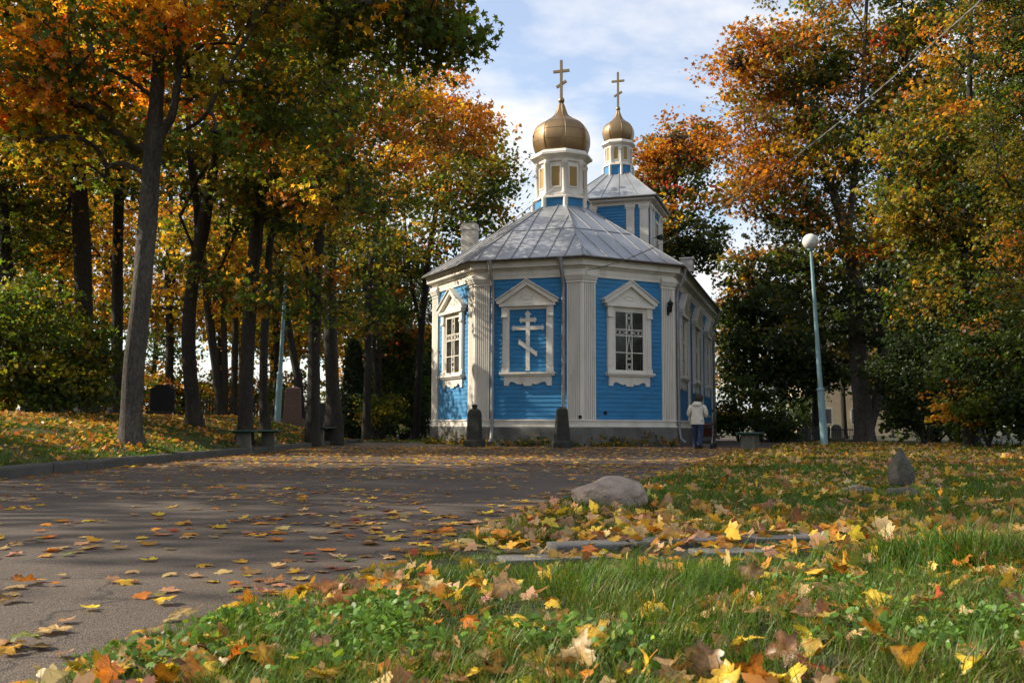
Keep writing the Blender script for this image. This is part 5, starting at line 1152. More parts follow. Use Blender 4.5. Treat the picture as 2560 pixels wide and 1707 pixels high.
# detailed maple leaves: lobed outline, raised veins, several curls, a stalk
def maple_mesh(i):
    r_ = random.Random(100 + i); a = r_.uniform(-.8, .7); b = r_.uniform(-.6, .5); tw = r_.uniform(-.35, .35); ph = [r_.uniform(0, 6.28) for _ in range(3)]; fold = r_.uniform(0, .5); a *= 1.9 if i % 4 == 1 else 1; edge = r_.uniform(.45, 1.0); tear = r_.uniform(0, .16)
    v, f, c = [], [], []
    def put(x, y_, vein, t_=0):
        x += tear * t_ * math.sin(17 * y_ + ph[1]) * .5 * abs(x); y_ += tear * t_ * math.sin(23 * x + ph[2]) * .4
        x2 = x * (1 + .08 * math.sin(5 * y_ + ph[0])); yy = y_ - .4
        z = a * x2 * x2 + b * yy * yy * .6 + tw * x2 * yy + fold * abs(x2) * .5 + .05 * math.sin(9 * x2 + ph[1]) * math.cos(8 * yy + ph[2]) + (.012 if vein else 0)
        v.append((x2, yy, z)); c.append((1.25, 1.2, 1.2) if vein else tuple(np.array((1, .92 + .08 * edge if t_ == 1 else 1, .9 if t_ == 1 else 1)) * r_.uniform(.80, 1.1) * ((edge if t_ == 1 else 1) if r_.random() < .7 else .75))); return len(v) - 1
    nh = len(HALF); mid = []
    for k in range(nh):
        my = max(0, min(1, (k / (nh - 1)) ** 1.0)); mid.append(my)
    for s in (-1, 1):
        rows = []
        for (x, y_), my in zip(HALF, mid):
            rows.append([put(s * x * t, my * (1 - t) + y_ * t, t == 0, t) for t in (0, .34, .68, 1)])
        for k in range(nh - 1):
            for j in range(3):
                q_ = [rows[k][j], rows[k + 1][j], rows[k + 1][j + 1], rows[k][j + 1]]; f.append(q_ if s > 0 else q_[::-1])
    base = len(v); L_ = r_.uniform(.35, .75); cv = r_.uniform(-.5, .5); lift = r_.uniform(-.05, .45)
    for k in range(5):
        t = k / 4
        for dx2 in (-.011, .011): v.append((cv * t * t * L_ * .7 + dx2, -.4 - L_ * t, lift * t * t * .6 + a * 0 + b * .16 * .6)); c.append((1.0, .62, .5))
    for k in range(4): f.append([base + 2 * k, base + 2 * k + 1, base + 2 * k + 3, base + 2 * k + 2])
    lt = np.array([len(q_) for q_ in f]); me = npmesh('fallen_leaf', np.array(v), np.concatenate([np.array(q_) for q_ in f]), lt, M_LITTER, np.array(c), True)
    return me, a, b
MAP = [maple_mesh(i) for i in range(28)]
ACROSS = ['at the left edge', 'near the left edge', 'left of centre', 'left of mid width', 'at mid width', 'right of mid width', 'right of centre', 'far right', 'near the right edge', 'at the right edge']
def down(v):
    for lim, t in ((1330, 'beyond the slabs'), (1400, 'among the slabs'), (1455, 'just before the slabs'), (1510, 'in the foreground'), (1565, 'in the near foreground'), (1625, 'near the bottom'), (1690, 'at the bottom')):
        if v < lim: return t
    return 'on the bottom edge'
USED = {}
for j in solo:
    t = int(rg.integers(len(MAP))); me, a, b = MAP[t]; nv = Vector(LT['n'][j]).normalized()
    o = bpy.data.objects.new('fallen_leaf', me); C.objects.link(o)
    qt = nv.to_track_quat('Z', 'Y') @ Matrix.Rotation(rg.uniform(0, 6.28), 3, 'Z').to_quaternion()
    o.rotation_euler = qt.to_euler(); s_ = float(LT['s'][j]) * 1.06; o.scale = (s_, s_, s_)
    zz = float(LT['z'][j]); flat = nv.z > .8
    if LT['k'][j] == 0: zz = 0.004 - min(0, min((qt @ Vector(q_.co)).z for q_ in me.vertices)) * s_
    o.location = (float(LT['x'][j]), float(LT['y'][j]), zz); o.color = (*[float(q_) for q_ in ccol[j]], 1)
    pose = 'upright' if nv.z < .45 else 'tilted' if nv.z < .8 else ('cupped' if a > .55 else 'humped' if a < -.35 else 'flat')
    size = 'large ' if s_ > .118 else 'small ' if s_ < .078 else ''
    surf = 'asphalt' if LT['k'][j] == 0 else 'grass'
    lab = f"{size}{pose} {FN[LT['c'][j]]} leaf on {surf} {ACROSS[min(9, max(0, int(uu[j] / 256)))]}, {down(vv_[j])}"
    k_ = USED.get(lab, 0); USED[lab] = k_ + 1
    if k_: lab = lab.replace(' leaf on', '-leaf on') if False else lab + (', nearer its twin' if k_ == 1 else ', third such' if k_ == 2 else ', fourth such')
    if len(lab.split()) > 16: lab = lab.replace('large ', '').replace('small ', '')
    tag(o, lab, 'leaf', 'fallen maple leaves in the foreground')

# ---------------------------------------------------------------- stones
def rock(name, label, cat, loc, dims, seed, mat, sub=4, rough=.12, rz=0, shape=None, sink=.1, group=None):
    bm = bmesh.new(); bmesh.ops.create_icosphere(bm, subdivisions=sub, radius=1)
    for v in bm.verts:
        p = v.co.copy(); d = 1 + rough * noise.noise(p * 1.4 + Vector((seed, 0, 0))) * 1.6 + rough * .5 * noise.noise(p * 3.1 + Vector((0, seed, 0))) + rough * .12 * noise.noise(p * 9 + Vector((0, 0, seed)))
        q_ = p * d
        if shape: q_ = shape(q_)
        v.co = Vector((q_.x * dims[0] / 2, q_.y * dims[1] / 2, (q_.z + 1 - sink * 2) * dims[2] / 2 / (1 - sink)))
    me = bpy.data.meshes.new(name); bm.to_mesh(me); bm.free(); me.materials.append(mat)
    for p in me.polygons: p.use_smooth = True
    o = npobj(name, me); o.location = loc; o.rotation_euler = (0, 0, rz); return tag(o, label, cat, group)
M_BOULDER = pmat('pinkish_granite', (0.31, 0.235, 0.18), 0.88, var=0.25, vscale=9, stain=(0.20, 0.175, 0.145), stain_scale=5, stain_amt=0.7, bump=1.0, bscale=45, detail=10)
M_ROCKD = pmat('grey_lichen_rock', (0.075, 0.068, 0.052), 0.92, var=0.4, vscale=16, stain=(0.13, 0.12, 0.075), stain_scale=11, stain_amt=0.6, bump=1.0, bscale=40)
def boulder_shape(q_):
    t = q_.x; zf_ = 1.0 - .30 * max(0, -t - .1) ** 1.1 - .12 * max(0, t - .55)
    q_ = Vector((q_.x, q_.y, q_.z * (zf_ if q_.z > 0 else 1)))
    cut = q_.y + .35 * q_.x + .25 * q_.z          # one broad broken facet towards the viewer
    if cut < -.85: q_.y += (-.85 - cut) * .6
    return q_
bl = G(1534, 1282, 0.015)
rock('boulder', 'rounded pinkish grey boulder at the edge of the path', 'boulder', (bl.x, bl.y + .19, float(gz(bl.x, bl.y)) - .035), (.585, .46, .272), 3.3, M_BOULDER, 5, .13, 0, boulder_shape, .12)
sp = G(2262, 1222, 0.04)
rock('pointed_stone', 'upright pointed granite stone standing in the right lawn', 'stone', (sp.x, sp.y + .08, sp.z - .03), (.245, .2, .42), 7.1, M_ROCKD, 4, .10, 0, lambda q_: Vector((q_.x * (1.05 - .35 * max(0, q_.z + .2) ** 1.6) - .07 * max(0, q_.z), q_.y * (1 - .35 * max(0, q_.z + .1)), q_.z)), .08)
for u_, v_, wd, lab, sd in ((2145, 1234, .30, 'flat grey stone sunk in the grass left of the pointed stone', 1.2), (2255, 1240, .36, 'flat grey stone in the grass at the foot of the pointed stone', 5.2)):
    q_ = G(u_, v_, .04); rock('flat_stone', lab, 'stone', (q_.x, q_.y, q_.z - .03), (wd, .2, .11), sd, M_ROCKD, 4, .14, 0, None, .15, 'flat stones by the pointed stone')
# ---------------------------------------------------------------- grave monuments
def loc_e(name, u, v, Y, rz, label, cat, group=None):
    p = P(u, v, Y); return empty(name, (p.x, p.y, float(gz(p.x, p.y))), rz, label, cat, group)
def sqr(h, z, hy=None): hy = hy or h; return [(-h, -hy, z), (h, -hy, z), (h, hy, z), (-h, hy, z)]
b = loc_e('grave_obelisk', 1186, 1105, 31.0, R(-12), 'dark stone obelisk with round shoulders and a knob before the fluted left pilaster', 'obelisk', 'dark obelisks before the church'); b.location.z = 0
m = MB(); m.loft([sqr(.30, -.1), sqr(.30, .20), sqr(.27, .24)]); m.build('base', M_STONE, b, .02)
m = MB(); m.loft([sqr(.215, .24), sqr(.20, .80), sqr(.195, 1.05), sqr(.165, 1.16), sqr(.11, 1.22)]); m.build('shaft', M_STONE, b, .02)
m = MB(); m.lathe([(.085, 1.21), (.075, 1.27), (.10, 1.29), (.10, 1.33), (.06, 1.36), (.01, 1.37)], 12); m.build('knob', M_STONE, b)
b = loc_e('grave_obelisk', 1405, 1106, 30.2, R(8), 'dark tapered stone obelisk with a blunt flat tip before the middle pilaster', 'obelisk', 'dark obelisks before the church'); b.location.z = 0
m = MB(); m.loft([sqr(.32, -.1), sqr(.32, .16), sqr(.28, .24)]); m.build('base', M_STONE, b, .02)
m = MB(); m.loft([sqr(.225, .24), sqr(.155, 1.19), sqr(.135, 1.22), sqr(.02, 1.285)]); m.build('shaft', M_STONE, b, .015)
M_RED = pmat('reddish_brown_granite', (.13, .075, .055), .6, var=.3, vscale=20, bump=.3)
M_GREYST = pmat('grey_grave_stone', (.16, .155, .145), .85, var=.3, vscale=8, stain=(.07, .075, .05), stain_scale=4, stain_amt=.6, bump=.6)
b = loc_e('gravestone', 405, 1040, 30.0, R(10), 'broad black gravestone with rounded shoulders, right of the pale trunk', 'gravestone', 'grave monuments on the left bank')
m = MB(); m.box(-.46, .46, -.2, .2, -.1, .20); m.build('base', M_STONE, b, .015)
m = MB(); m.prism([(-.36, .2), (.36, .2), (.36, .88), (.22, .96), (.20, 1.02), (-.20, 1.02), (-.22, .96), (-.36, .88)], -.1, .1, ident); m.build('slab', M_IRON, b, .012)
b = loc_e('grave_stele', 731, 1062, 36.0, R(5), 'reddish brown granite stele on a stepped base, right of the left lamp post', 'gravestone', 'grave monuments on the left bank')
m = MB(); m.box(-.46, .46, -.3, .3, -.1, .30); m.box(-.40, .40, -.26, .26, .30, .36); m.build('base', M_RED, b, .015)
m = MB(); m.loft([sqr(.32, .36, .2), sqr(.29, 1.0, .18), sqr(.27, 1.42, .17), sqr(.24, 1.49, .15), sqr(.17, 1.53, .10)]); m.build('shaft', M_RED, b, .015)
b = loc_e('gravestone', 806, 1058, 37.5, R(0), 'narrow dark gravestone between the two trunks at the farther bench', 'gravestone', 'grave monuments on the left bank')
m = MB(); m.box(-.3, .3, -.2, .2, -.1, .25); m.build('base', M_GREYST, b, .015); m = MB(); m.prism([(-.2, .25), (.2, .25), (.2, 1.2), (.1, 1.32), (-.1, 1.32), (-.2, 1.2)], -.09, .09, ident); m.build('slab', M_STONE, b, .01)
b = loc_e('gravestone', 186, 1046, 29, R(15), 'low dark grave slab left of the flared trunk', 'gravestone', 'grave monuments on the left bank')
m = MB(); m.box(-.45, .45, -.35, .35, -.1, .13); m.build('base', M_STONE, b, .02); m = MB(); m.prism([(-.16, .13), (.16, .13), (.14, .6), (0, .68), (-.14, .6)], -.07, .07, ident); m.build('slab', M_STONE, b, .01)
for u_, Y, h_, w_, lab in ((1932, 46, .62, .26, 'small grey gravestone nearest the right bench'), (1962, 48, .85, .3, 'tall grey gravestone left of the right lamp post'), (2010, 47, .55, .34, 'squat grey gravestone just left of the right lamp post'), (2090, 52, .7, .3, 'grey gravestone right of the right lamp post')):
    b = loc_e('gravestone', u_, 1100, Y, R(u_ % 20 - 10), lab, 'gravestone', 'grey gravestones beyond the right lawn')
    m = MB(); m.box(-w_ * 1.3, w_ * 1.3, -.18, .18, -.2, .14); m.build('base', M_GREYST, b, .015); m = MB(); m.prism([(-w_, .14), (w_, .14), (w_ * .95, h_), (w_ * .6, h_ + .12), (0, h_ + .17), (-w_ * .6, h_ + .12), (-w_ * .95, h_)], -.08, .08, ident); m.build('slab', M_GREYST, b, .01)
# fences
def fence(name, label, pts, h, step, wd, mat, rails, group, pointed=True, th=.018):
    r_ = random.Random(9); a = pts[0]; o = empty(name, (a.x, a.y, a.z), 0, label, 'fence', group); m = MB(); mr_ = MB(); mp = []
    for p, q_ in zip(pts, pts[1:]):
        ln = (q_ - p).length; k = 0.0
        while k < ln:
            c = p.lerp(q_, k / ln) - a; z = float(gz(c.x + a.x, c.y + a.y)) - a.z; hh = h * r_.uniform(.94, 1.04); dv = (q_ - p).normalized(); t = r_.uniform(-.02, .02)
            def W(x, y_, zz, c=c, dv=dv, z=z, t=t): return (c.x + dv.x * (x + t * zz) - dv.y * y_, c.y + dv.y * (x + t * zz) + dv.x * y_, z + zz)
            m.prism([(-wd / 2, -.05), (wd / 2, -.05), (wd / 2, hh - wd), (0, hh), (-wd / 2, hh - wd)], -th / 2, th / 2, W); k += step * r_.uniform(.9, 1.1)
        for rz_ in rails:
            nn = max(1, int(ln / 1.5)); prev = None
            for i in range(nn + 1):
                c = p.lerp(q_, i / nn) - a; z = float(gz(c.x + a.x, c.y + a.y)) - a.z + rz_; cur = Vector((c.x, c.y, z))
                if prev is not None: mr_.tube([prev, cur], .022, 4, False)
                prev = cur
        for i in range(int(ln / 2.2) + 1):
            c = p.lerp(q_, min(1, i * 2.2 / ln)) - a; z = float(gz(c.x + a.x, c.y + a.y)) - a.z; mp_ = MB(); mp_.box(c.x - .04, c.x + .04, c.y - .04, c.y + .04, z - .1, z + h * 1.05); mp_.build('post', mat, o)
    m.build('pickets', mat, o); mr_.build('rail', mat, o); return o
M_FENCE = pmat('weathered_dark_wood', (.055, .043, .032), .9, var=.35, vscale=6, bump=.5)
M_FIRON = pmat('rusty_grey_iron', (.075, .07, .065), .7, metal=.3, var=.35, vscale=8)
fence('picket_fence', 'dark wooden picket fence behind the left trunks, near the flared one', [gp(90, 1050, 34), gp(360, 1050, 35)], .95, .13, .055, M_FENCE, (.25, .75), 'grave fences on the left bank')
fence('picket_fence', 'dark wooden picket fence between the forked trunk and the stele', [gp(470, 1050, 39), gp(700, 1050, 39.5), gp(780, 1050, 42)], 1.05, .12, .055, M_FENCE, (.25, .8), 'grave fences on the left bank')
fence('iron_fence', 'low rusty iron fence at the foot of the left bush', [gp(120, 1055, 27.5), gp(172, 1052, 28.5)], .75, .09, .022, M_FIRON, (.15, .6), 'grave fences on the left bank')
fence('iron_fence', 'thin grey iron grave fence beyond the right bench', [gp(1905, 1100, 44), gp(2035, 1100, 44.5), gp(2060, 1100, 48)], .72, .12, .02, M_FIRON, (.1, .62), 'grave fences on the right')
fence('iron_fence', 'thin grey iron grave fence right of the right lamp post', [gp(2072, 1100, 44), gp(2140, 1100, 45)], .7, .12, .02, M_FIRON, (.1, .6), 'grave fences on the right')
# ---------------------------------------------------------------- benches
M_GREEN = pmat('worn_dark_green_paint', (.014, .062, .038), .55, var=.3, vscale=5, stain=(.03, .035, .028), stain_scale=6, stain_amt=.5, bump=.2, bscale=40)
M_BLEG = pmat('mossy_bench_concrete', (.15, .135, .105), .92, var=.3, vscale=5, stain=(.055, .06, .035), stain_scale=3, stain_amt=.7, bump=.6)
def bench(label, p0, p1, h, lw=.19):
    a = Vector((p0.x, p0.y, 0)); b_ = Vector((p1.x, p1.y, 0)); ln = (b_ - a).length; c = (a + b_) / 2; an = math.atan2(b_.y - a.y, b_.x - a.x)
    zs = [float(gz(p.x, p.y)) for p in (p0, p1)]; z = (zs[0] + zs[1]) / 2
    o = empty('bench', (c.x, c.y, z), an, label, 'bench', 'green benches beside the path')
    for s in (-1, 1):
        m = MB(); x = s * ln / 2; m.loft([[(x - .05, -lw * 1.02, -.12), (x + .05, -lw * 1.02, -.12), (x + .05, lw * 1.02, -.12), (x - .05, lw * 1.02, -.12)], [(x - .045, -lw * .85, h - .07), (x + .045, -lw * .85, h - .07), (x + .045, lw * .85, h - .07), (x - .045, lw * .85, h - .07)]]); m.build('leg', M_BLEG, o, .012)
        m = MB(); m.box(x - .03, x + .03, -.27, .27, h - .07, h - .035); m.build('cross_bar', M_GREEN, o)
    m = MB()
    for k in range(4):
        y0 = -.30 + k * .152; m.box(-ln / 2 - .38, ln / 2 + .38, y0, y0 + .143, h - .035, h)
    m.build('seat', M_GREEN, o, .006)
bench('nearer left bench of dark green boards on two concrete legs behind the kerb', gp(609, 1116, 22.8), gp(670, 1112, 24.6), .50)
bench('farther left bench of dark green boards behind the kerb near the mound', gp(796, 1100, 31.3), gp(828, 1098, 33.2), .50)
bench('right bench of dark green boards on the lawn edge, seen end on', gp(1870, 1127, 25.4), gp(1882, 1122, 27.2), .53)
# ---------------------------------------------------------------- lamp posts
M_POLE = pmat('pale_blue_green_paint', (.20, .335, .355), .5, var=.12, vscale=3, stain=(.20, .19, .15), stain_scale=5, stain_amt=.35, streak=5)
M_GLOBE = pmat('milky_lamp_globe', (.68, .655, .60), .25, var=.06, vscale=3)
M_GLOBED = pmat('dull_grey_lamp_globe', (.38, .34, .30), .4, var=.1, vscale=3)
def lamp(label, u0, v0_, u1, v1, Y, rg_, gm, r0=.115, sec=1.75, ground=None):
    p = P(u0, v0_, Y); q_ = P(u1, v1, Y); z = float(gz(p.x, p.y)) if ground is None else ground
    o = empty('street_lamp', (p.x, p.y, z), 0, label, 'lamp post', 'globe lamp posts'); t = Vector((q_.x - p.x, 0, q_.z - z))
    L_ = t.length; t.normalize()
    m = MB(); m.tube([t * -.1, t * sec], [r0, r0 * .93], 14); m.tube([t * sec, t * (sec + .03), t * (sec + .08)], [r0 * 1.1, r0 * 1.1, r0 * .7], 14)
    m.tube([t * (sec + .05), t * (L_ * .6), t * (L_ - rg_ * .9)], [r0 * .68, r0 * .55, r0 * .40], 12); m.build('pole', M_POLE, o)
    m = MB(); g = t * L_; m.tube([g - t * (rg_ * 1.12), g - t * (rg_ * .85)], [rg_ * .42, rg_ * .5], 14); m.build('collar', M_POLE, o)
    m = MB(); m.lathe([(max(.004, rg_ * math.sin(a)), g.z - rg_ * math.cos(a)) for a in np.linspace(0, math.pi, 17)], 24, g.x, g.y); m.build('globe', gm, o)
lamp('tall pale blue lamp post with a white globe on the right lawn', 2061, 1107, 2026, 604, 30.0, .25, M_GLOBE)
lamp('pale blue lamp post with a dull globe among the left trunks', 693, 1066, 718, 632, 34.0, .24, M_GLOBED)
lamp('tiny distant globe lamp just right of the near lamp post', 2060, 1085, 2057, 863, 92, .25, M_GLOBED, .07, 1.0, 0)
# ---------------------------------------------------------------- overhead cable and flowers
M_CABLE = pmat('grey_cable', (.19, .185, .175), .6, var=.15)
a, b = P(1466, 676, 31.55), P(2780, -300, 14.0); m = MB()
for s in (0, math.pi):
    pts = []
    for k in range(200):
        t = k / 199; q_ = a.lerp(b, t); q_.z -= 1.15 * 4 * t * (1 - t) * (1 - .25 * t); w_ = .012; q_ += Vector((0, math.cos(t * 170 + s) * w_, math.sin(t * 170 + s) * w_)); pts.append(q_)
    m.tube(pts, .008, 5)
o = fast_build(m, 'overhead_cable', M_CABLE, None); tag(o, 'twisted grey overhead cable running from the church pilaster up to the right', 'cable')
m = MB(); p = P(1466, 676, 31.62); m.tube([p + Vector((.02, .15, .12)), p + Vector((0, -.02, .05)), p, p + Vector((0, 0, -.12)), p + Vector((.05, 0, -.16)), p + Vector((.08, 0, -.10))], .02, 6); o = m.build('cable_hook', M_WHITE); tag(o, 'small white hook holding the cable at the pilaster top', 'hook')
def flowers(name, label, p, col, r, n, hgt, group, pot=False):
    o = empty(name, p, 0, label, 'flowers', group); r2 = np.random.default_rng(int(abs(p.x) * 100)); base = .32 if pot else 0
    if pot: m = MB(); m.lathe([(.10, 0), (.13, .12), (.16, .30), (.17, .32), (.14, .32)], 14); m.build('pot', M_IRON, o)
    c = r2.normal(size=(n, 3)) * np.array([r * .5, r * .5, hgt * .2]) + np.array([0, 0, base + hgt * .8]); m = MB()
    for q_ in c: m.tube([(q_[0] * .3, q_[1] * .3, base * .9), q_], .006, 3)
    m.build('stem', M_GREEN, o); k = 16
    pos = np.repeat(c, k, 0) + r2.normal(size=(n * k, 3)) * .03
    npobj('petals', leaf_mesh('petals', pos, r2.normal(size=(n * k, 3)) + np.array([0, -.6, .6]), r2.uniform(.05, .09, n * k), np.array([col]) * r2.uniform(.8, 1.1, (n * k, 1)), LEAF4, r2, M_GRASS), o)
    lc = r2.normal(size=(n * 8, 3)) * np.array([r * .6, r * .6, hgt * .2]) + np.array([0, 0, base + hgt * .45])
    npobj('leaves', leaf_mesh('leaves', lc, r2.normal(size=(n * 8, 3)) + np.array([0, -.4, .6]), r2.uniform(.06, .12, n * 8), np.array([COL['gr']]) * r2.uniform(.6, 1.3, (n * 8, 1)), LEAF6, r2, M_GRASS), o)
    return o
flowers('flower_clump', 'clump of white flowers at the foot of the right shrubs', gp(2505, 1106, 29), (.75, .74, .76), .35, 12, .28, 'white flowers under the right shrubs')
flowers('flower_clump', 'small clump of white flowers left of the larger white clump', gp(2462, 1108, 28.5), (.72, .72, .76), .2, 6, .2, 'white flowers under the right shrubs')
flowers('flower_clump', 'few white flowers at the right edge of the picture', gp(2546, 1110, 28), (.72, .72, .76), .15, 5, .2, 'white flowers under the right shrubs')
flowers('flower_pot', 'pale yellow flowers in a dark pot left of the church', gp(1006, 1090, 40), (.62, .60, .30), .2, 9, .3, None, True)
# dandelion at the lower left
p = G(425, 1676, .075); o = empty('dandelion', (p.x, p.y, float(gz(p.x, p.y))), 0, 'yellow dandelion flower in the weeds near the bottom left corner', 'flower')
m = MB(); zt2 = p.z - o.location.z; m.tube([(0.01, 0.01, -.01), (.004, .004, zt2 * .6), (0, 0, zt2)], .0022, 6); m.build('stem', M_GREEN, o)
r2 = np.random.default_rng(5); k = 90; aa = r2.uniform(0, 6.28, k); el = r2.uniform(.05, 1.2, k); dr_ = np.stack([np.cos(aa) * np.cos(el), np.sin(aa) * np.cos(el), np.sin(el)], -1)
npobj('petals', leaf_mesh('petals', np.array([[0, 0, zt2]]) + dr_ * .010, np.cross(dr_, r2.normal(size=(k, 3))), np.full(k, .021), np.array([(.72, .50, .01)]) * r2.uniform(.85, 1.1, (k, 1)), LEAF4, r2, M_GRASS, tang=None), o)
# ---------------------------------------------------------------- house far right
M_CREAM = pmat('cream_plaster', (.62, .50, .33), .85, var=.08, vscale=1.5, stain=(.4, .32, .22), stain_scale=.6, stain_amt=.4)
M_RTILE = pmat('brown_roof', (.12, .07, .05), .8, var=.25)
hp = gp(2190, 1075, 88); house = empty('house', (hp.x, hp.y, hp.z), R(-8), 'cream plastered house glimpsed through the trees far on the right', 'house')
m = MB(); m.box(-6.5, 6.5, 0, 9, -.3, 6.6); m.prism([(0, 6.6), (9, 6.6), (4.5, 10)], -6.5, 6.5, lambda a_, b_, z: (b_, a_, z)); m.build('wall', M_CREAM, house)
m = MB(); m.prism([(-.5, 6.35), (4.5, 10.05), (9.5, 6.35), (9.5, 6.6), (4.5, 10.35), (-.5, 6.6)], -6.9, 6.9, lambda a_, b_, z: (b_, a_, z)); m.build('roof', M_RTILE, house)
for x_ in (-4.4, -1.6, 1.4, 4.3):
    for z_ in (1.0, 4.0):
        m = MB(); m.box(x_ - .6, x_ + .6, -.06, 0.0, z_, z_ + 1.5); wf = m.build('window', M_WHITE, house); m = MB(); m.box(x_ - .5, x_ + .5, -.075, -.06, z_ + .1, z_ + 1.4); m.build('pane', M_GLASS, wf)
# ---------------------------------------------------------------- person with a pushchair
M_JACKET = pmat('cream_white_jacket', (.60, .55, .46), .85, var=.1, vscale=6, bump=.5, bscale=14)
M_JEANS = pmat('blue_jeans', (.022, .036, .075), .9, var=.3, vscale=9, bump=.3, bscale=30)
M_SKIN = pmat('skin', (.42, .25, .18), .6, var=.08)
M_HAIR = pmat('dark_brown_hair', (.018, .010, .007), .6, var=.4, vscale=30, bump=.6, bscale=60)
M_SHOE = pmat('dark_shoes', (.02, .018, .016), .7, var=.3)
pb = P(1744, 1119, 29.4); per_ = empty('person', (pb.x, pb.y, 0.0), R(-24), 'person in a cream hooded jacket and jeans walking away with a pushchair', 'person')
HT = 1.0
sk = bpy.data.meshes.new('body'); vsk = []; ed = []; rad = []
def jn(p, r, par=None):
    vsk.append(p); rad.append(r)
    if par is not None: ed.append((par, len(vsk) - 1))
    return len(vsk) - 1
pel = jn((0, 0, .90), .13); sp1 = jn((0, .03, 1.08), .12, pel); ch = jn((0, .06, 1.24), .13, sp1); nk = jn((0, .10, 1.38), .052, ch); hd0 = jn((.02, .125, 1.45), .075, nk); hd = jn((.03, .15, 1.53), .088, hd0); hd2 = jn((.03, .145, 1.59), .06, hd); jn((.035, .245, 1.515), .014, hd)
for s, kf, ff in ((-1, (.10, .12), (.22, .04)), (1, (.04, -.02), (-.14, .12))):
    hp_ = jn((s * .09, 0, .85), .10, pel); kn = jn((s * .095, kf[0], .47), .062, hp_); an_ = jn((s * .095, ff[0] - .02, .10 + ff[1] * .5), .042, kn); jn((s * .10, ff[0] + .13, .05), .035, an_)
    sh = jn((s * .185, .055, 1.30), .062, ch); el_ = jn((s * .275, .02, 1.06), .045, sh); wr = jn((s * .21, .25, .985), .030, el_); hn = jn((s * .195, .31, .985), .034, wr)
    for k in range(4):
        f0 = jn((s * .195 + (k - 1.5) * .019, .345, .992), .010, hn); f1 = jn((s * .195 + (k - 1.5) * .020, .372, .985 - .002 * k), .009, f0); jn((s * .195 + (k - 1.5) * .020, .372, .955), .008, f1)
    t0 = jn((s * .195 - s * .035, .318, .97), .010, hn); jn((s * .195 - s * .040, .345, .955), .009, t0)
sk.from_pydata(vsk, ed, []); bo = npobj('body', sk, per_); sm_ = bo.modifiers.new('skin', 'SKIN')
for i, d in enumerate(sk.skin_vertices[0].data): d.radius = (rad[i], rad[i]); d.use_root = (i == 0)
bo.modifiers.new('sub', 'SUBSURF').levels = 1; bo.modifiers['sub'].render_levels = 2; sk.materials.append(M_SKIN)
def ell(cx, cy_, z, rx, ry, n=20, wob=0.0, ph=0):
    return [(cx + rx * math.cos(2 * math.pi * k / n) * (1 + wob * math.sin(5 * 2 * math.pi * k / n + ph)), cy_ + ry * math.sin(2 * math.pi * k / n) * (1 + wob * math.sin(4 * 2 * math.pi * k / n + ph)), z) for k in range(n)]
m = MB(); m.loft([ell(0, 0, .745, .215, .16, wob=.03), ell(0, -.005, .80, .212, .160, wob=.03, ph=1), ell(0, .0, .92, .195, .150, wob=.02, ph=2), ell(0, .02, 1.05, .178, .140, wob=.02, ph=1), ell(0, .035, 1.17, .188, .142, wob=.015), ell(0, .05, 1.27, .198, .135), ell(0, .06, 1.325, .165, .11), ell(0, .08, 1.365, .10, .085), ell(0, .09, 1.39, .075, .07)], True, True)
jk = m.build('jacket', M_JACKET, per_)
for s in (-1, 1):
    m = MB(); m.tube([(s * .14, .05, 1.305), (s * .195, .05, 1.27), (s * .245, .04, 1.17), (s * .275, .02, 1.06), (s * .255, .10, 1.015), (s * .222, .21, .985), (s * .215, .235, .985)], [.055, .078, .072, .066, .062, .054, .050], 12); m.build('sleeve', M_JACKET, jk)
m = MB(); m.loft([ell(0, .02, 1.27, .10, .05), ell(0, -.03, 1.30, .135, .085), ell(0, -.015, 1.36, .145, .105), ell(0, .04, 1.42, .125, .10), ell(0, .07, 1.44, .10, .075)], True, True); m.build('hood', M_JACKET, jk)
for s, kf, ff in ((-1, .10, .20), (1, .04, -.16)):
    m = MB(); fz = .05 if ff > 0 else .11
    m.loft([ell(s * .10, ff, fz, .085, .092, 14, .02), ell(s * .098, ff * .85, fz + .14, .082, .088, 14, .03), ell(s * .095, kf * .9, .46, .085, .090, 14, .02), ell(s * .092, kf * .4, .66, .10, .105, 14), ell(s * .09, .0, .86, .115, .13, 14)], True, True); m.build('trousers', M_JEANS, per_)
    m = MB(); ms = -.0
    tilt = 0 if ff > 0 else .55
    def S(y_, z, tilt=tilt, ff=ff, s=s): c_, s_ = math.cos(tilt), math.sin(tilt); return (ff - .02 + y_ * c_ + z * s_ * .3, (.11 if tilt else .0) * 0 + max(0.0, z * c_ + (0.12 - y_) * s_ * .9))
    rings = []
    for y_, w_, h_ in ((-.11, .03, .05), (-.09, .042, .085), (-.02, .045, .09), (.06, .048, .065), (.12, .045, .045), (.155, .02, .025)):
        rings.append([(s * .10 + w_ * math.cos(k * 2 * math.pi / 10), *S(y_, max(0.002, h_ * (.5 + .5 * math.sin(k * 2 * math.pi / 10))))) for k in range(10)])
    m.loft(rings, True, True); m.build('shoe', M_SHOE, per_)
m = MB(); m.loft([ell(.02, .08, 1.40, .07, .05), ell(.025, .065, 1.45, .115, .085, wob=.04), ell(.03, .085, 1.53, .135, .115, wob=.05, ph=1), ell(.03, .11, 1.60, .125, .12, wob=.05, ph=2), ell(.03, .125, 1.655, .088, .09), ell(.03, .13, 1.68, .035, .04)], True, True); m.build('hair', M_HAIR, per_)
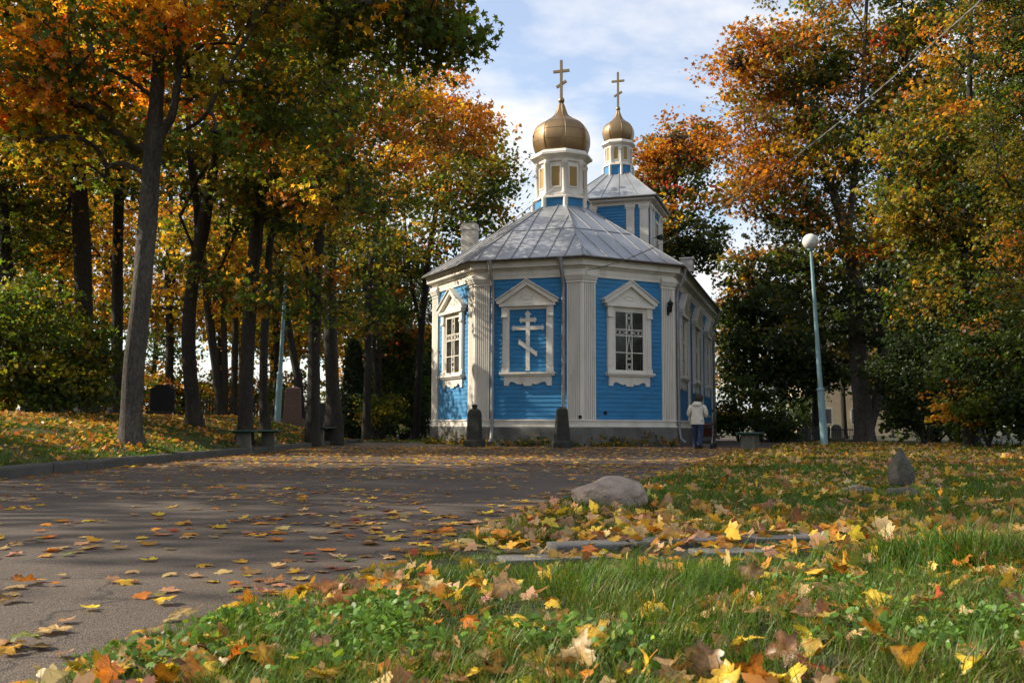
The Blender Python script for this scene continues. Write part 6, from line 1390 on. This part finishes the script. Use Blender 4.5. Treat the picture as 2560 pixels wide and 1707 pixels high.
# pushchair
pc_dir = Vector((math.sin(R(24)), math.cos(R(24)))); pcx, pcy = pb.x + pc_dir.x * .72 + .10, pb.y + pc_dir.y * .72
pc = empty('pushchair', (pcx, pcy, 0.0), R(-24), 'pushchair with a dark red seat and small dark wheels in front of the person', 'pushchair')
M_RFAB = pmat('dark_red_fabric', (.06, .013, .011), .9, var=.2); M_ALU = pmat('grey_tube_frame', (.30, .30, .31), .4, metal=.7, var=.1); M_TYRE = pmat('dark_tyre', (.02, .02, .02), .8)
m = MB()
for s in (-.22, .22):
    m.tube([(s, -.36, .99), (s, -.30, .97), (s, -.05, .55), (s, .28, .14)], .012, 8); m.tube([(s, -.22, .10), (s, -.02, .50), (s, .05, .62)], .011, 8); m.tube([(s, .05, .45), (s, .25, .42)], .010, 8)
m.tube([(-.22, -.36, .99), (.22, -.36, .99)], .015, 8); m.tube([(-.22, -.22, .10), (.22, -.22, .10)], .010, 8); m.tube([(-.22, .28, .14), (.22, .28, .14)], .010, 8); m.build('frame', M_ALU, pc)
m = MB(); m.loft([[(-.19, -.14, .72), (.19, -.14, .72), (.19, -.11, .74), (-.19, -.11, .74)], [(-.19, -.02, .38), (.19, -.02, .38), (.19, .02, .42), (-.19, .02, .42)], [(-.19, .24, .36), (.19, .24, .36), (.19, .25, .41), (-.19, .25, .41)]], True); m.build('seat', M_RFAB, pc)
m = MB(); m.loft([[(-.2, -.16 + .34 * math.sin(t) * .8, .62 + .18 * math.sin(t * 1.4)), (.2, -.16 + .34 * math.sin(t) * .8, .62 + .18 * math.sin(t * 1.4)), (.2, -.17 + .36 * math.sin(t) * .8, .645 + .18 * math.sin(t * 1.4)), (-.2, -.17 + .36 * math.sin(t) * .8, .645 + .18 * math.sin(t * 1.4))] for t in np.linspace(0, 1.3, 6)], True); m.build('canopy', M_TYRE, pc)
m = MB(); m.box(-.17, .17, -.16, .12, .16, .27); m.build('basket', M_TYRE, pc, .03)
for s in (-.22, .22):
    for y_ in (-.22, .30):
        for e_ in (-.025, .025):
            m = MB(); rg_ = [[(s + e_ + dx3, y_ + (.085 - rr) * math.cos(a_), .085 + (.085 - rr) * math.sin(a_)) for a_ in np.linspace(0, 2 * math.pi, 19)[:-1]] for dx3, rr in ((-.012, .0), (.012, .0), (.012, .03), (-.012, .03), (-.012, 0))]
            m.loft(rg_, False, False); m.tube([(s + e_ - .008, y_, .085), (s + e_ + .008, y_, .085)], .03, 8); m.build('wheel', M_TYRE, pc)
